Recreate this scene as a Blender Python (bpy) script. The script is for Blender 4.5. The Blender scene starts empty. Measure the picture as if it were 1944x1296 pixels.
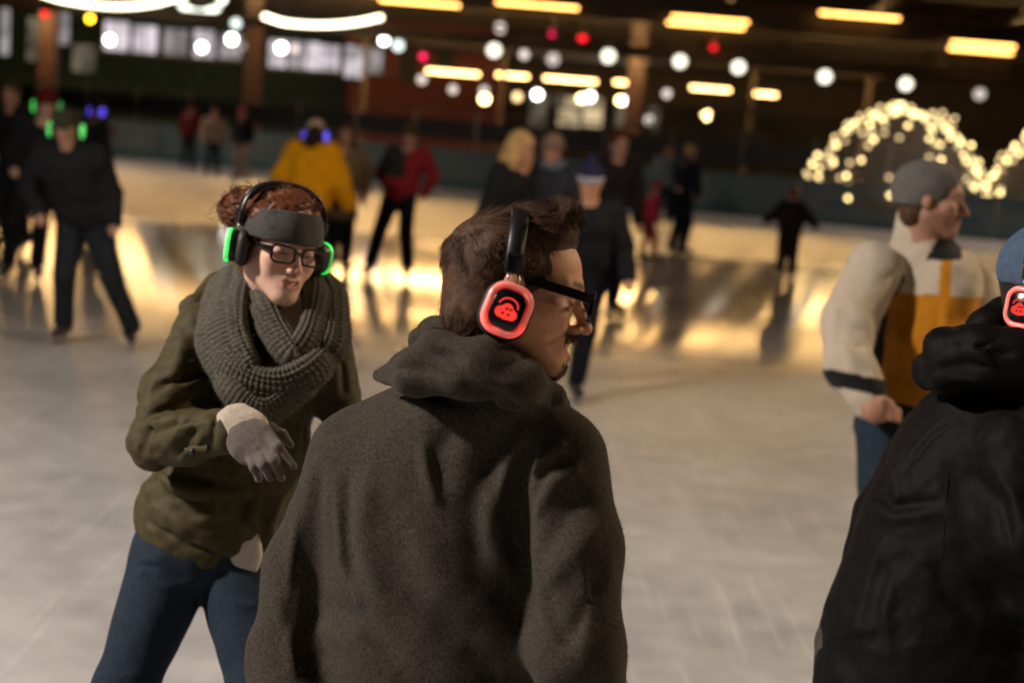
import bpy, bmesh, math, random
import numpy as np
from mathutils import Matrix, Vector
R_ = math.radians
rng = np.random.default_rng(7)
random.seed(7)
scene = bpy.context.scene
COL = scene.collection

# ------------------------------------------------------------------ camera
CAM = np.array((0.0, 0.0, 1.85)); PITCH, ROLL, FPX = R_(8.6), R_(4.5), 2700.0
def _rx(a): c, s = math.cos(a), math.sin(a); return np.array(((1, 0, 0), (0, c, -s), (0, s, c)))
def _ry(a): c, s = math.cos(a), math.sin(a); return np.array(((c, 0, s), (0, 1, 0), (-s, 0, c)))
def _rz(a): c, s = math.cos(a), math.sin(a); return np.array(((c, -s, 0), (s, c, 0), (0, 0, 1)))
RC = _rx(math.pi/2 - PITCH) @ _rz(ROLL)
cd = bpy.data.cameras.new('camera'); cam = bpy.data.objects.new('camera', cd); COL.objects.link(cam)
cam.matrix_world = Matrix.Translation(CAM) @ Matrix(RC.tolist()).to_4x4()
cd.sensor_width = 36.0; cd.lens = FPX*36.0/1944.0; cd.clip_start = .05; cd.clip_end = 600
cd.dof.use_dof = True; cd.dof.focus_distance = 2.45; cd.dof.aperture_fstop = 2.5
cd.dof.aperture_blades = 0
scene.camera = cam

# ------------------------------------------------------------------ night sky, exposure
w = bpy.data.worlds.new('World'); scene.world = w; w.use_nodes = True
nt = w.node_tree; bg = nt.nodes['Background']
sky = nt.nodes.new('ShaderNodeTexSky'); sky.sky_type = 'NISHITA'; sky.sun_disc = False
sky.sun_elevation = R_(-4); sky.sun_rotation = R_(200)
nt.links.new(sky.outputs[0], bg.inputs[0]); bg.inputs[1].default_value = 0.06
scene.view_settings.view_transform = 'Standard'; scene.view_settings.look = 'None'
scene.view_settings.exposure = -0.12; scene.view_settings.gamma = 1.0
scene.cycles.use_denoising = True
scene.cycles.use_adaptive_sampling = False
scene.cycles.max_bounces = 6; scene.cycles.diffuse_bounces = 3; scene.cycles.glossy_bounces = 3
scene.cycles.transmission_bounces = 6; scene.cycles.transparent_max_bounces = 8
scene.cycles.sample_clamp_indirect = 4.0
scene.cycles.caustics_reflective = False; scene.cycles.caustics_refractive = False

# ------------------------------------------------------------------ geometry helpers
RIGHT, UP, FWD = RC[:, 0], RC[:, 1], -RC[:, 2]
def P(px, py, d):
    return CAM + d*(FWD + (px-972)/FPX*RIGHT - (py-648)/FPX*UP)
def ray(px, py): return FWD + (px-972)/FPX*RIGHT - (py-648)/FPX*UP
def G(px, py, z=0.0):
    r = ray(px, py); return CAM + r*((z-CAM[2])/r[2])
def PY(px, py, y):
    r = ray(px, py); return CAM + r*((y-CAM[1])/r[1])
def nrm(v): v = np.asarray(v, float); return v/np.linalg.norm(v)

def link(o, parent=None):
    COL.objects.link(o)
    if parent is not None:
        o.parent = parent
        o.matrix_parent_inverse = Matrix(parent.matrix_basis).inverted()
    return o
def empty(name, loc=(0, 0, 0), rz=0.0):
    o = bpy.data.objects.new(name, None); o.location = tuple(loc); o.rotation_euler = (0, 0, rz); o.empty_display_size = .1
    COL.objects.link(o); return o
def tag(o, label, cat, group=None):
    o['label'] = label; o['category'] = cat
    if group: o['group'] = group
    return o
def meshobj(name, V, F, mat, parent=None, smooth=True, col=None, uv=None):
    me = bpy.data.meshes.new(name)
    V = np.asarray(V, np.float32)
    if isinstance(F, np.ndarray) and F.ndim == 2:
        n, k = F.shape
        me.vertices.add(len(V)); me.vertices.foreach_set('co', V.ravel())
        me.loops.add(n*k); me.loops.foreach_set('vertex_index', F.astype(np.int32).ravel())
        me.polygons.add(n); me.polygons.foreach_set('loop_start', np.arange(0, n*k, k, dtype=np.int32))
        me.update(calc_edges=True); me.validate()
    else:
        me.from_pydata(V.tolist(), [], [list(map(int, f)) for f in F]); me.update()
    me.polygons.foreach_set('use_smooth', np.full(len(me.polygons), bool(smooth)))
    if col is not None:
        a = me.attributes.new('col', 'FLOAT_COLOR', 'POINT')
        c4 = np.ones((len(V), 4), np.float32); c4[:, :3] = col
        a.data.foreach_set('color', c4.ravel())
    if uv is not None:
        a = me.attributes.new('uvp', 'FLOAT_VECTOR', 'POINT')
        u3 = np.zeros((len(V), 3), np.float32); u3[:, :2] = uv
        a.data.foreach_set('vector', u3.ravel())
    if mat is not None: me.materials.append(mat)
    o = bpy.data.objects.new(name, me)
    return link(o, parent)

class MB:
    """collects boxes, tubes and prisms for one mesh"""
    def __init__(s): s.V = []; s.F = []
    def add(s, V, F):
        b = len(s.V); s.V += [tuple(map(float, v)) for v in V]; s.F += [[i+b for i in f] for f in F]; return s
    def box(s, c, size, M=None, bev=0.0):
        c = np.asarray(c, float); h = np.asarray(size, float)/2
        if bev <= 0:
            V = [np.array((x, y, z))*h for x in (-1, 1) for y in (-1, 1) for z in (-1, 1)]
            F = [(0, 1, 3, 2), (4, 6, 7, 5), (0, 4, 5, 1), (2, 3, 7, 6), (0, 2, 6, 4), (1, 5, 7, 3)]
        else:
            bm = bmesh.new(); bmesh.ops.create_cube(bm, size=2)
            for v in bm.verts: v.co = Vector((v.co.x*h[0], v.co.y*h[1], v.co.z*h[2]))
            bmesh.ops.bevel(bm, geom=bm.edges[:], offset=bev, segments=2, affect='EDGES', profile=.6)
            bm.verts.index_update()
            V = [np.array(v.co) for v in bm.verts]; F = [[v.index for v in f.verts] for f in bm.faces]; bm.free()
        if M is not None: V = [M @ v for v in V]
        return s.add([v+c for v in V], F)
    def sweep(s, pts, sect, closed=False, up=(0, 0, 1), caps=True, scale=None, twist=None):
        """sect: list of (a,b) in the (side, normal) plane"""
        pts = np.asarray(pts, float); n = len(pts); m = len(sect); V = []
        for i in range(n):
            if closed: t = pts[(i+1) % n]-pts[i-1]
            else: t = pts[min(i+1, n-1)]-pts[max(i-1, 0)]
            t = nrm(t); u = np.asarray(up[i] if np.ndim(up) == 2 else up, float)
            sd = np.cross(t, u)
            if np.linalg.norm(sd) < 1e-6: sd = np.cross(t, (1, 0.01, 0))
            sd = nrm(sd); nn = np.cross(sd, t)
            k = 1.0 if scale is None else scale[i]
            if twist is not None:
                ca, sa = math.cos(twist[i]), math.sin(twist[i]); sd, nn = ca*sd+sa*nn, -sa*sd+ca*nn
            for a, b in sect: V.append(pts[i]+k*(a*sd+b*nn))
        F = []
        for i in range(n if closed else n-1):
            j = (i+1) % n
            for q in range(m):
                r = (q+1) % m; F.append((i*m+q, i*m+r, j*m+r, j*m+q))
        if caps and not closed:
            F.append(tuple(range(m))[::-1]); F.append(tuple((n-1)*m+q for q in range(m)))
        return s.add(V, F)
    def tube(s, pts, r, seg=8, closed=False, scale=None):
        pts = [np.asarray(p, float) for p in pts]
        t = nrm(pts[-1]-pts[0]) if not closed else np.array((0, 0, 1.))
        up = (0, 0, 1) if abs(t[2]) < .9 else (1, 0, 0)
        return s.sweep(pts, [(r*math.cos(a), r*math.sin(a)) for a in np.linspace(0, 2*math.pi, seg, endpoint=False)], closed, up, True, scale)
    def ball(s, c, r, seg=8, rings=5):
        V = []; F = []
        rr = np.asarray(r, float)*np.ones(3)
        for i in range(rings+1):
            th = math.pi*i/rings
            for j in range(seg):
                ph = 2*math.pi*j/seg
                V.append(np.asarray(c)+rr*np.array((math.sin(th)*math.cos(ph), math.sin(th)*math.sin(ph), math.cos(th))))
        for i in range(rings):
            for j in range(seg):
                k = (j+1) % seg; F.append((i*seg+j, (i+1)*seg+j, (i+1)*seg+k, i*seg+k))
        return s.add(V, F)
    def obj(s, name, mat, parent=None, smooth=False):
        return meshobj(name, s.V, s.F, mat, parent, smooth)

def copy_obj(o, parent=None, loc=None):
    c = o.copy(); COL.objects.link(c); c.parent = parent
    if loc is not None: c.location = tuple(loc)
    return c
def spline(pts, n):
    """Catmull-Rom through pts -> n points"""
    p = np.asarray(pts, float); p = np.vstack((2*p[0]-p[1], p, 2*p[-1]-p[-2])); m = len(p)-3
    t = np.linspace(0, m-1e-9, n); i = t.astype(int); f = (t-i)[:, None]
    a, b, c, d = p[i], p[i+1], p[i+2], p[i+3]
    return .5*((2*b)+(-a+c)*f+(2*a-5*b+4*c-d)*f**2+(-a+3*b-3*c+d)*f**3)

# ------------------------------------------------------------------ signed distance sculpting
class Pr:
    def __init__(s, f, lo, hi): s.f = f; s.lo = np.asarray(lo, float); s.hi = np.asarray(hi, float)
def ell(c, r, M=None):
    c = np.asarray(c, np.float32); r = np.asarray(r, np.float32)*np.ones(3, np.float32)
    Mm = None if M is None else np.asarray(M, np.float32)
    def f(p):
        q = p-c
        if Mm is not None: q = q @ Mm.T
        a = q/r; k0 = np.sqrt(np.einsum('ij,ij->i', a, a)); a /= r; k1 = np.sqrt(np.einsum('ij,ij->i', a, a))+1e-9
        return k0*(k0-1)/k1
    e = float(r.max()); return Pr(f, c-e, c+e)
def rc(a, b, ra, rb=None, flat=None):
    """round cone; flat=(axis, factor) squashes the cross section along a direction"""
    rb = ra if rb is None else rb
    a = np.asarray(a, np.float32); b = np.asarray(b, np.float32); ba = b-a; l2 = max(float(ba @ ba), 1e-9)
    fa = None if flat is None else (np.asarray(nrm(flat[0]), np.float32), float(flat[1]))
    def f(p):
        q = p-a; t = np.clip(q @ ba/l2, 0, 1); v = q-t[:, None]*ba
        if fa is not None: v = v+(v @ fa[0])[:, None]*fa[0]*(1/fa[1]-1)
        d = np.sqrt(np.einsum('ij,ij->i', v, v))-(ra+(rb-ra)*t)
        return d*(fa[1] if fa is not None and fa[1] < 1 else 1)
    m = max(ra, rb)*(1 if flat is None else max(1, flat[1]))
    return Pr(f, np.minimum(a, b)-m, np.maximum(a, b)+m)
def chain(pts, rs, k=.01, flat=None):
    rs = rs if np.ndim(rs) else [rs]*len(pts)
    S = [rc(pts[i], pts[i+1], rs[i], rs[i+1], flat) for i in range(len(pts)-1)]
    def f(p):
        d = S[0].f(p)
        for s in S[1:]: d = smin(d, s.f(p), k)
        return d
    return Pr(f, np.min([s.lo for s in S], 0), np.max([s.hi for s in S], 0))
def halfspace(c, n):
    c = np.asarray(c, np.float32); n = np.asarray(nrm(n), np.float32)
    return Pr(lambda p: (p-c) @ n, c, c)
def smin(a, b, k):
    if k <= 0: return np.minimum(a, b)
    h = np.maximum(k-np.abs(a-b), 0)/k
    return np.minimum(a, b)-h*h*k*.25
_tab = rng.random((32, 32, 32)).astype(np.float32)
def vnoise(p, s, seed=0):
    q = np.asarray(p, np.float32)*s+seed*7.31+100; i = np.floor(q).astype(int); f = q-i; f = f*f*(3-2*f)
    x, y, z = (i % 32).T; X, Y, Z = (x+1) % 32, (y+1) % 32, (z+1) % 32; u, v, t = f.T
    def L(a, b, t): return a+(b-a)*t
    return L(L(L(_tab[x, y, z], _tab[X, y, z], u), L(_tab[x, Y, z], _tab[X, Y, z], u), v),
             L(L(_tab[x, y, Z], _tab[X, y, Z], u), L(_tab[x, Y, Z], _tab[X, Y, Z], u), v), t)*2-1
class Sh:
    def __init__(s): s.o = []; s.d = []; s.lo = np.full(3, 1e9); s.hi = np.full(3, -1e9)
    def u(s, pr, k=.02):
        s.o.append((pr, k, 1)); s.lo = np.minimum(s.lo, pr.lo); s.hi = np.maximum(s.hi, pr.hi); return s
    def s(s, pr, k=.01): s.o.append((pr, k, -1)); return s
    def i(s, pr, k=.01): s.o.append((pr, k, 0)); return s
    def base(s, p):
        d = np.full(len(p), 9.0, np.float32)
        for pr, k, m in s.o:
            if m == 1: d = smin(d, pr.f(p), k)
            elif m == -1: d = -smin(-d, pr.f(p), k)
            else: d = -smin(-d, -pr.f(p), k)
        return d
    def __call__(s, p):
        d = s.base(p)
        for f in s.d: d = d-f(p)
        return d
    def surf(s, px, py, near=1.0, off=0.0, far=6.0):
        r = ray(px, py); L = np.linalg.norm(r); t = near
        for _ in range(120):
            d = float(s.base((CAM+r*t)[None].astype(np.float32))[0])-off
            t += d*.8/L
            if abs(d) < 4e-4: break
            if t > far: return None
        return CAM+r*t
    def hits(s, pix, off=0.0, near=1.0, far=6.0):
        o = [s.surf(x, y, near, off, far) for x, y in pix]; return [q for q in o if q is not None]
    def fold(s, pts, w, a, sharp=1.0):
        pts = [np.asarray(q, np.float32) for q in pts]
        if len(pts) < 2: return s
        n = len(pts)-1; lo = np.min(pts, 0)-2.5*w; hi = np.max(pts, 0)+2.5*w
        def f(p):
            o = np.zeros(len(p), np.float32); m = (p[:, 0] > lo[0]) & (p[:, 0] < hi[0]) & (p[:, 1] > lo[1]) & (p[:, 1] < hi[1]) & (p[:, 2] > lo[2]) & (p[:, 2] < hi[2])
            if not m.any(): return o
            q = p[m]; bd = np.full(len(q), 9, np.float32); bt = np.zeros(len(q), np.float32)
            for i in range(n):
                ba = pts[i+1]-pts[i]; t = np.clip((q-pts[i]) @ ba/max(float(ba @ ba), 1e-9), 0, 1)
                v = q-pts[i]-t[:, None]*ba; d = np.sqrt(np.einsum('ij,ij->i', v, v)); c = d < bd
                bd[c] = d[c]; bt[c] = ((i+t)/n)[c]
            o[m] = a*np.exp(-(bd/w)**1.45)*np.clip(np.sin(np.pi*np.clip(bt*.94+.03, 0, 1)), 0, 1)**.7; return o
        s.d.append(f); return s
    def pf(s, pix, w, a, near=1.0, far=6.0):
        return s.fold(s.hits(pix, 0, near, far), w, a)
    def noise(s, sc, a, seed=0, st=(1, 1, 1)):
        st = np.asarray(st, np.float32); s.d.append(lambda p: a*vnoise(p*st, sc, seed)); return s

_C8 = [(x, y, z) for x in (0, 1) for y in (0, 1) for z in (0, 1)]
def surfnets(f, lo, hi, h, B=10):
    lo = np.asarray(lo)-3*h; n = np.ceil((np.asarray(hi)+3*h-lo)/h).astype(int)+1
    nb = -(-n//B); n = nb*B
    D = np.ones(n, np.float32)
    bi = np.stack(np.meshgrid(*[np.arange(k) for k in nb], indexing='ij'), -1).reshape(-1, 3)
    ctr = (lo+(bi*B+(B-1)/2)*h).astype(np.float32)
    dc = f(ctr); act = np.abs(dc) < h*B*.87*1.6+.016
    off = np.stack(np.meshgrid(*[np.arange(B)]*3, indexing='ij'), -1).reshape(-1, 3)
    D6 = D.reshape(nb[0], B, nb[1], B, nb[2], B)
    for q in bi[(~act) & (dc < 0)]: D6[q[0], :, q[1], :, q[2], :] = -1
    A = bi[act]
    for s in range(0, len(A), 400):
        a = A[s:s+400]
        p = (lo+((a*B)[:, None, :]+off[None])*h).reshape(-1, 3).astype(np.float32)
        d = f(p).reshape(-1, B, B, B)
        for q, v in zip(a, d): D6[q[0], :, q[1], :, q[2], :] = v
    S = D < 0
    c = np.zeros(np.array(S.shape)-1, np.int8)
    for x, y, z in _C8: c += S[x:S.shape[0]-1+x, y:S.shape[1]-1+y, z:S.shape[2]-1+z]
    m = (c > 0) & (c < 8)
    idx = np.full(m.shape, -1, np.int32); I = np.argwhere(m); idx[m] = np.arange(len(I))
    acc = np.zeros((len(I), 3)); cnt = np.zeros(len(I))
    for a in _C8:
        for ax in range(3):
            if a[ax]: continue
            b = list(a); b[ax] = 1
            da = D[I[:, 0]+a[0], I[:, 1]+a[1], I[:, 2]+a[2]]; db = D[I[:, 0]+b[0], I[:, 1]+b[1], I[:, 2]+b[2]]
            q = (da < 0) != (db < 0); t = np.where(q, da/np.where(q, da-db, 1), 0)
            pos = np.tile(np.array(a, float), (len(I), 1)); pos[:, ax] += t
            acc[q] += pos[q]; cnt[q] += 1
    V = lo+h*(I+acc/np.maximum(cnt, 1)[:, None])
    F = []
    for ax in range(3):
        u, v = [(1, 2), (2, 0), (0, 1)][ax]
        sl0 = [slice(0, -1)]*3; sl1 = [slice(0, -1)]*3
        A0 = np.take(S, np.arange(S.shape[ax]-1), ax); A1 = np.take(S, np.arange(1, S.shape[ax]), ax)
        E = np.argwhere(A0 != A1); E = E[(E[:, u] > 0) & (E[:, v] > 0) & (E[:, u] < m.shape[u]) & (E[:, v] < m.shape[v])]
        inn = A0[E[:, 0], E[:, 1], E[:, 2]]
        def cell(du, dv):
            q = E.copy(); q[:, u] -= du; q[:, v] -= dv; return idx[q[:, 0], q[:, 1], q[:, 2]]
        Q = np.stack((cell(1, 1), cell(0, 1), cell(0, 0), cell(1, 0)), 1)
        Q[~inn] = Q[~inn][:, ::-1]; F.append(Q)
    F = np.vstack(F); F = F[(F >= 0).all(1)]
    return V, F
def sculpt(name, sh, h, mat, parent, colf=None, lo=None, hi=None):
    pad = .02
    V, F = surfnets(sh, (sh.lo if lo is None else np.asarray(lo))-pad, (sh.hi if hi is None else np.asarray(hi))+pad, h)
    o = meshobj(name, V, F, mat, parent, True, None if colf is None else colf(V.astype(np.float32)))
    return o
def vnormals(me):
    n = np.zeros(len(me.vertices)*3, np.float32); me.vertices.foreach_get('normal', n); return n.reshape(-1, 3)
def vcoords(me):
    n = np.zeros(len(me.vertices)*3, np.float32); me.vertices.foreach_get('co', n); return n.reshape(-1, 3)

def hair(name, S, mat, parent, r0=.0004, r1=.00015):
    """S: (n strands, k points, 3)"""
    S = np.asarray(S, np.float32); n, k, _ = S.shape
    hc = bpy.data.hair_curves.new(name); hc.add_curves([k]*n)
    hc.attributes['position'].data.foreach_set('vector', S.ravel())
    ra = hc.attributes.get('radius') or hc.attributes.new('radius', 'FLOAT', 'POINT')
    ra.data.foreach_set('value', np.tile(np.linspace(r0, r1, k, dtype=np.float32), n))
    hc.materials.append(mat)
    o = bpy.data.objects.new(name, hc); return link(o, parent)

# ------------------------------------------------------------------ materials
def srgb(r, g, b):
    f = lambda c: (c/255/12.92 if c/255 <= .04045 else ((c/255+.055)/1.055)**2.4)
    return (f(r), f(g), f(b))
def mat(name, c, rough=.6, metal=0.0, emit=None, es=0.0, sheen=0.0, sss=0.0, coat=0.0, trans=0.0, alpha=1.0,
        var=0.0, vs=30.0, vst=(1, 1, 1), bump=0.0, bs=200.0, bd=.002, attr=False, spec=.5, c2=None, sample=True, uvb=None):
    m = bpy.data.materials.new(name); m.use_nodes = True; nt = m.node_tree; b = nt.nodes['Principled BSDF']; L = nt.links
    def S(k, v): b.inputs[k].default_value = v
    S('Base Color', (*c, 1)); S('Roughness', rough); S('Metallic', metal); S('Specular IOR Level', spec)
    S('Sheen Weight', sheen); S('Sheen Roughness', .5); S('Subsurface Weight', sss); S('Coat Weight', coat)
    S('Transmission Weight', trans); S('Alpha', alpha)
    if sss: S('Subsurface Radius', (.8, .25, .12)); S('Subsurface Scale', .006)
    if emit is not None: S('Emission Color', (*emit, 1)); S('Emission Strength', es)
    tc = None
    if var or bump or attr:
        tc = nt.nodes.new('ShaderNodeTexCoord')
    src = None
    if attr:
        at = nt.nodes.new('ShaderNodeAttribute'); at.attribute_name = 'col'; src = at.outputs['Color']
        L.new(src, b.inputs['Base Color'])
    if var:
        mp = nt.nodes.new('ShaderNodeMapping'); mp.inputs['Scale'].default_value = vst
        L.new(tc.outputs['Object'], mp.inputs[0])
        n = nt.nodes.new('ShaderNodeTexNoise'); n.inputs['Scale'].default_value = vs; n.inputs['Detail'].default_value = 6
        n.inputs['Roughness'].default_value = .65
        L.new(mp.outputs[0], n.inputs['Vector'])
        mr = nt.nodes.new('ShaderNodeMapRange'); mr.inputs[1].default_value = .3; mr.inputs[2].default_value = .7
        L.new(n.outputs['Fac'], mr.inputs[0])
        mx = nt.nodes.new('ShaderNodeMix'); mx.data_type = 'RGBA'
        L.new(mr.outputs[0], mx.inputs['Factor'])
        lo = tuple(x*(1-var) for x in c); hi = tuple(min(1, x*(1+var)) for x in c) if c2 is None else c2
        if attr:
            mm = nt.nodes.new('ShaderNodeMix'); mm.data_type = 'RGBA'; mm.blend_type = 'MULTIPLY'; mm.inputs['Factor'].default_value = 1
            mx.inputs['A'].default_value = (1-var, 1-var, 1-var, 1); mx.inputs['B'].default_value = (1, 1, 1, 1)
            L.new(src, mm.inputs['A']); L.new(mx.outputs['Result'], mm.inputs['B']); L.new(mm.outputs['Result'], b.inputs['Base Color'])
        else:
            mx.inputs['A'].default_value = (*lo, 1); mx.inputs['B'].default_value = (*hi, 1)
            L.new(mx.outputs['Result'], b.inputs['Base Color'])
    if bump:
        n = nt.nodes.new('ShaderNodeTexNoise'); n.inputs['Scale'].default_value = bs; n.inputs['Detail'].default_value = 5
        L.new(tc.outputs['Object'], n.inputs['Vector'])
        bp = nt.nodes.new('ShaderNodeBump'); bp.inputs['Strength'].default_value = bump; bp.inputs['Distance'].default_value = bd
        L.new(n.outputs['Fac'], bp.inputs['Height']); L.new(bp.outputs[0], b.inputs['Normal'])
    if not sample: m.cycles.emission_sampling = 'NONE'
    return m
def glow(name, c, s, sample=False):
    m = bpy.data.materials.new(name); m.use_nodes = True; nt = m.node_tree; nt.nodes.clear()
    e = nt.nodes.new('ShaderNodeEmission'); e.inputs[0].default_value = (*c, 1); e.inputs[1].default_value = s
    o = nt.nodes.new('ShaderNodeOutputMaterial'); nt.links.new(e.outputs[0], o.inputs[0])
    m.cycles.emission_sampling = 'AUTO' if sample else 'NONE'
    return m
# ================================================================== SETTING
def ice_material():
    m = bpy.data.materials.new('ice'); m.use_nodes = True; nt = m.node_tree; L = nt.links; b = nt.nodes['Principled BSDF']
    tc = nt.nodes.new('ShaderNodeTexCoord')
    def noise(sc, det=4, st=(1, 1, 1), rot=0.0, dist=0.0):
        mp = nt.nodes.new('ShaderNodeMapping'); mp.inputs['Scale'].default_value = st; mp.inputs['Rotation'].default_value = (0, 0, rot)
        L.new(tc.outputs['Object'], mp.inputs[0]); n = nt.nodes.new('ShaderNodeTexNoise')
        n.inputs['Scale'].default_value = sc; n.inputs['Detail'].default_value = det; n.inputs['Distortion'].default_value = dist; L.new(mp.outputs[0], n.inputs['Vector']); return n.outputs['Fac']
    def mrange(s, a, b_, c, d):
        r = nt.nodes.new('ShaderNodeMapRange'); L.new(s, r.inputs[0])
        for i, v in enumerate((a, b_, c, d)): r.inputs[i+1].default_value = v
        return r.outputs[0]
    def math_(op, a, b_):
        r = nt.nodes.new('ShaderNodeMath'); r.operation = op
        for i, v in enumerate((a, b_)):
            if isinstance(v, (int, float)): r.inputs[i].default_value = v
            else: L.new(v, r.inputs[i])
        return r.outputs[0]
    big = noise(.9, 6); mid = noise(5, 6)
    s1 = noise(16, 2, (1, .04, 1), .5, .5); s2 = noise(18, 2, (1, .05, 1), -.8, .6); s3 = noise(22, 2, (1, .03, 1), 1.35, .5)
    scr = math_('ADD', math_('ADD', mrange(s1, .62, .8, 0, 1), mrange(s2, .63, .8, 0, 1)), mrange(s3, .62, .8, 0, 1))
    fac = math_('ADD', math_('MULTIPLY', big, .55), math_('ADD', math_('MULTIPLY', mid, .45), math_('MULTIPLY', scr, .17)))
    # a smoother, warmer toned strip crosses the rink; the rest is rougher and greyer
    sx = nt.nodes.new('ShaderNodeSeparateXYZ'); L.new(tc.outputs['Object'], sx.inputs[0])
    wob = math_('MULTIPLY', math_('SUBTRACT', noise(.35, 3), .5), 1.6)
    yn = math_('ADD', math_('SUBTRACT', sx.outputs['Y'], math_('MULTIPLY', sx.outputs['X'], .18)), wob)
    yf = math_('ADD', math_('SUBTRACT', sx.outputs['Y'], math_('MULTIPLY', sx.outputs['X'], .12)), wob)
    strip_mask = math_('MULTIPLY', mrange(yn, 10.8, 12.6, 0, 1), mrange(yf, 21.6, 23.6, 1, 0))
    def ramp(c0, c1):
        cr = nt.nodes.new('ShaderNodeValToRGB'); L.new(fac, cr.inputs[0])
        cr.color_ramp.elements[0].position = .3; cr.color_ramp.elements[0].color = (*c0, 1)
        cr.color_ramp.elements[1].position = .75; cr.color_ramp.elements[1].color = (*c1, 1); return cr.outputs[0]
    mx = nt.nodes.new('ShaderNodeMix'); mx.data_type = 'RGBA'; L.new(strip_mask, mx.inputs['Factor'])
    L.new(ramp((.29, .291, .294), (.58, .58, .583)), mx.inputs['A']); L.new(ramp((.33, .305, .28), (.50, .475, .45)), mx.inputs['B'])
    L.new(mx.outputs['Result'], b.inputs['Base Color'])
    mr = nt.nodes.new('ShaderNodeMix'); mr.data_type = 'FLOAT'; L.new(strip_mask, mr.inputs['Factor'])
    L.new(mrange(fac, .3, .8, .34, .48), mr.inputs['A']); mr.inputs['B'].default_value = .112
    L.new(mr.outputs['Result'], b.inputs['Roughness'])
    tg = nt.nodes.new('ShaderNodeCombineXYZ'); tg.inputs[0].default_value = 1.0; L.new(tg.outputs[0], b.inputs['Tangent'])   # resurfacer grooves run across the rink
    b.inputs['Anisotropic'].default_value = 1.0
    b.inputs['IOR'].default_value = 1.21; b.inputs['Specular IOR Level'].default_value = .5
    bp = nt.nodes.new('ShaderNodeBump'); bp.inputs['Strength'].default_value = .05; bp.inputs['Distance'].default_value = .0004
    L.new(math_('ADD', scr, math_('MULTIPLY', mid, 1.5)), bp.inputs['Height']); L.new(bp.outputs[0], b.inputs['Normal'])
    return m
def sheet(name, x0, x1, y0, y1, z, m):
    o = meshobj(name, [(x0, y0, z), (x1, y0, z), (x1, y1, z), (x0, y1, z)], [(0, 1, 2, 3)], m, None, False)
    o['kind'] = 'structure'; return o
M_asph = mat('asphalt', (.04, .04, .042), .8, var=.3, vs=3, bump=.3, bs=60)
sheet('ground', -300, 300, -120, 420, -.06, M_asph)
BY = lambda x: 38.9-.37*x                      # far edge of the rink
o = meshobj('ice', [(-45, -18, 0), (45, -18, 0), (45, BY(45)-.06, 0), (-45, BY(-45)-.06, 0)], [(0, 1, 2, 3)], ice_material(), None, False)
o['kind'] = 'structure'
# raised deck behind the rink
M_deck = mat('deck_paving', (.07, .065, .06), .8, var=.3, vs=2)
o = meshobj('terrace', [(-60, BY(-60)+.25, .06), (60, BY(60)+.25, .06), (60, 140, .06), (-60, 140, .06)], [(0, 1, 2, 3)], M_deck, None, False)
o['kind'] = 'structure'

# ------------------------------------------------------------------ rink boards
BANG = math.atan(-.37); BD = np.array((math.cos(BANG), math.sin(BANG), 0)); BN = np.array((-BD[1], BD[0], 0))
MB_ = np.array((BD, BN, (0, 0, 1.))).T
M_board = mat('board_plastic', (.08, .122, .126), .45, var=.18, vs=1.2)
M_board2 = mat('board_plastic_grey', (.11, .135, .135), .45, var=.18, vs=1.2)
M_kick = mat('kick_plate_teal', (.035, .1, .11), .45)
M_cap = mat('board_cap', (.06, .1, .105), .5)
bd = empty('rink_boards', (0, 38.9, 0)); tag(bd, 'pale teal rink boards along the far edge of the ice', 'rink boards')
adcols = [(.03, .1, .16), (.1, .11, .12), (.14, .13, .1), (.02, .1, .14), (.1, .03, .03)]
admats = [mat('banner_print_%s' % n, c, .5) for n, c in zip('abcde', adcols)]
rr = random.Random(3)
for i in range(-9, 8):
    s0 = i*2.4+.2; c = np.array((0, 38.9, 0))+BD*(s0+1.2)
    p = MB().box(c+np.array((0, 0, .62)), (2.37, .06, .8), MB_, .012).obj('panel', M_board if i % 3 else M_board2, bd)
    MB().box(c-BN*.012+np.array((0, 0, .115)), (2.37, .07, .2), MB_).obj('kick_plate', M_kick, p)
    if i in (-6, -4, -1, 1, 3, 4):
        q = c-BN*.034+np.array((0, 0, .62))
        for k in range(rr.randint(2, 3)):
            w_ = rr.uniform(.25, .7); MB().box(q+BD*rr.uniform(-.75, .75)+np.array((0, 0, rr.uniform(-.15, .15))), (w_, .008+.004*k, rr.uniform(.14, .3)), MB_).obj('banner', rr.choice(admats), p)
    if i == 0:
        q = c-BN*.036+np.array((0, 0, .55)); V = [q+BD*-.35-np.array((0, 0, .18)), q+BD*.35-np.array((0, 0, .18)), q+np.array((0, 0, .25))]
        meshobj('banner', V+[v+BN*.01 for v in V], [(0, 1, 2), (3, 5, 4), (0, 3, 4, 1), (1, 4, 5, 2), (2, 5, 3, 0)], admats[0], p, False)
MB().box(np.array((0, 38.9, 0))+BD*-.6+BN*.01+np.array((0, 0, 1.055)), (41, .13, .07), MB_, .02).obj('cap_rail', M_cap, bd)

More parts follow.
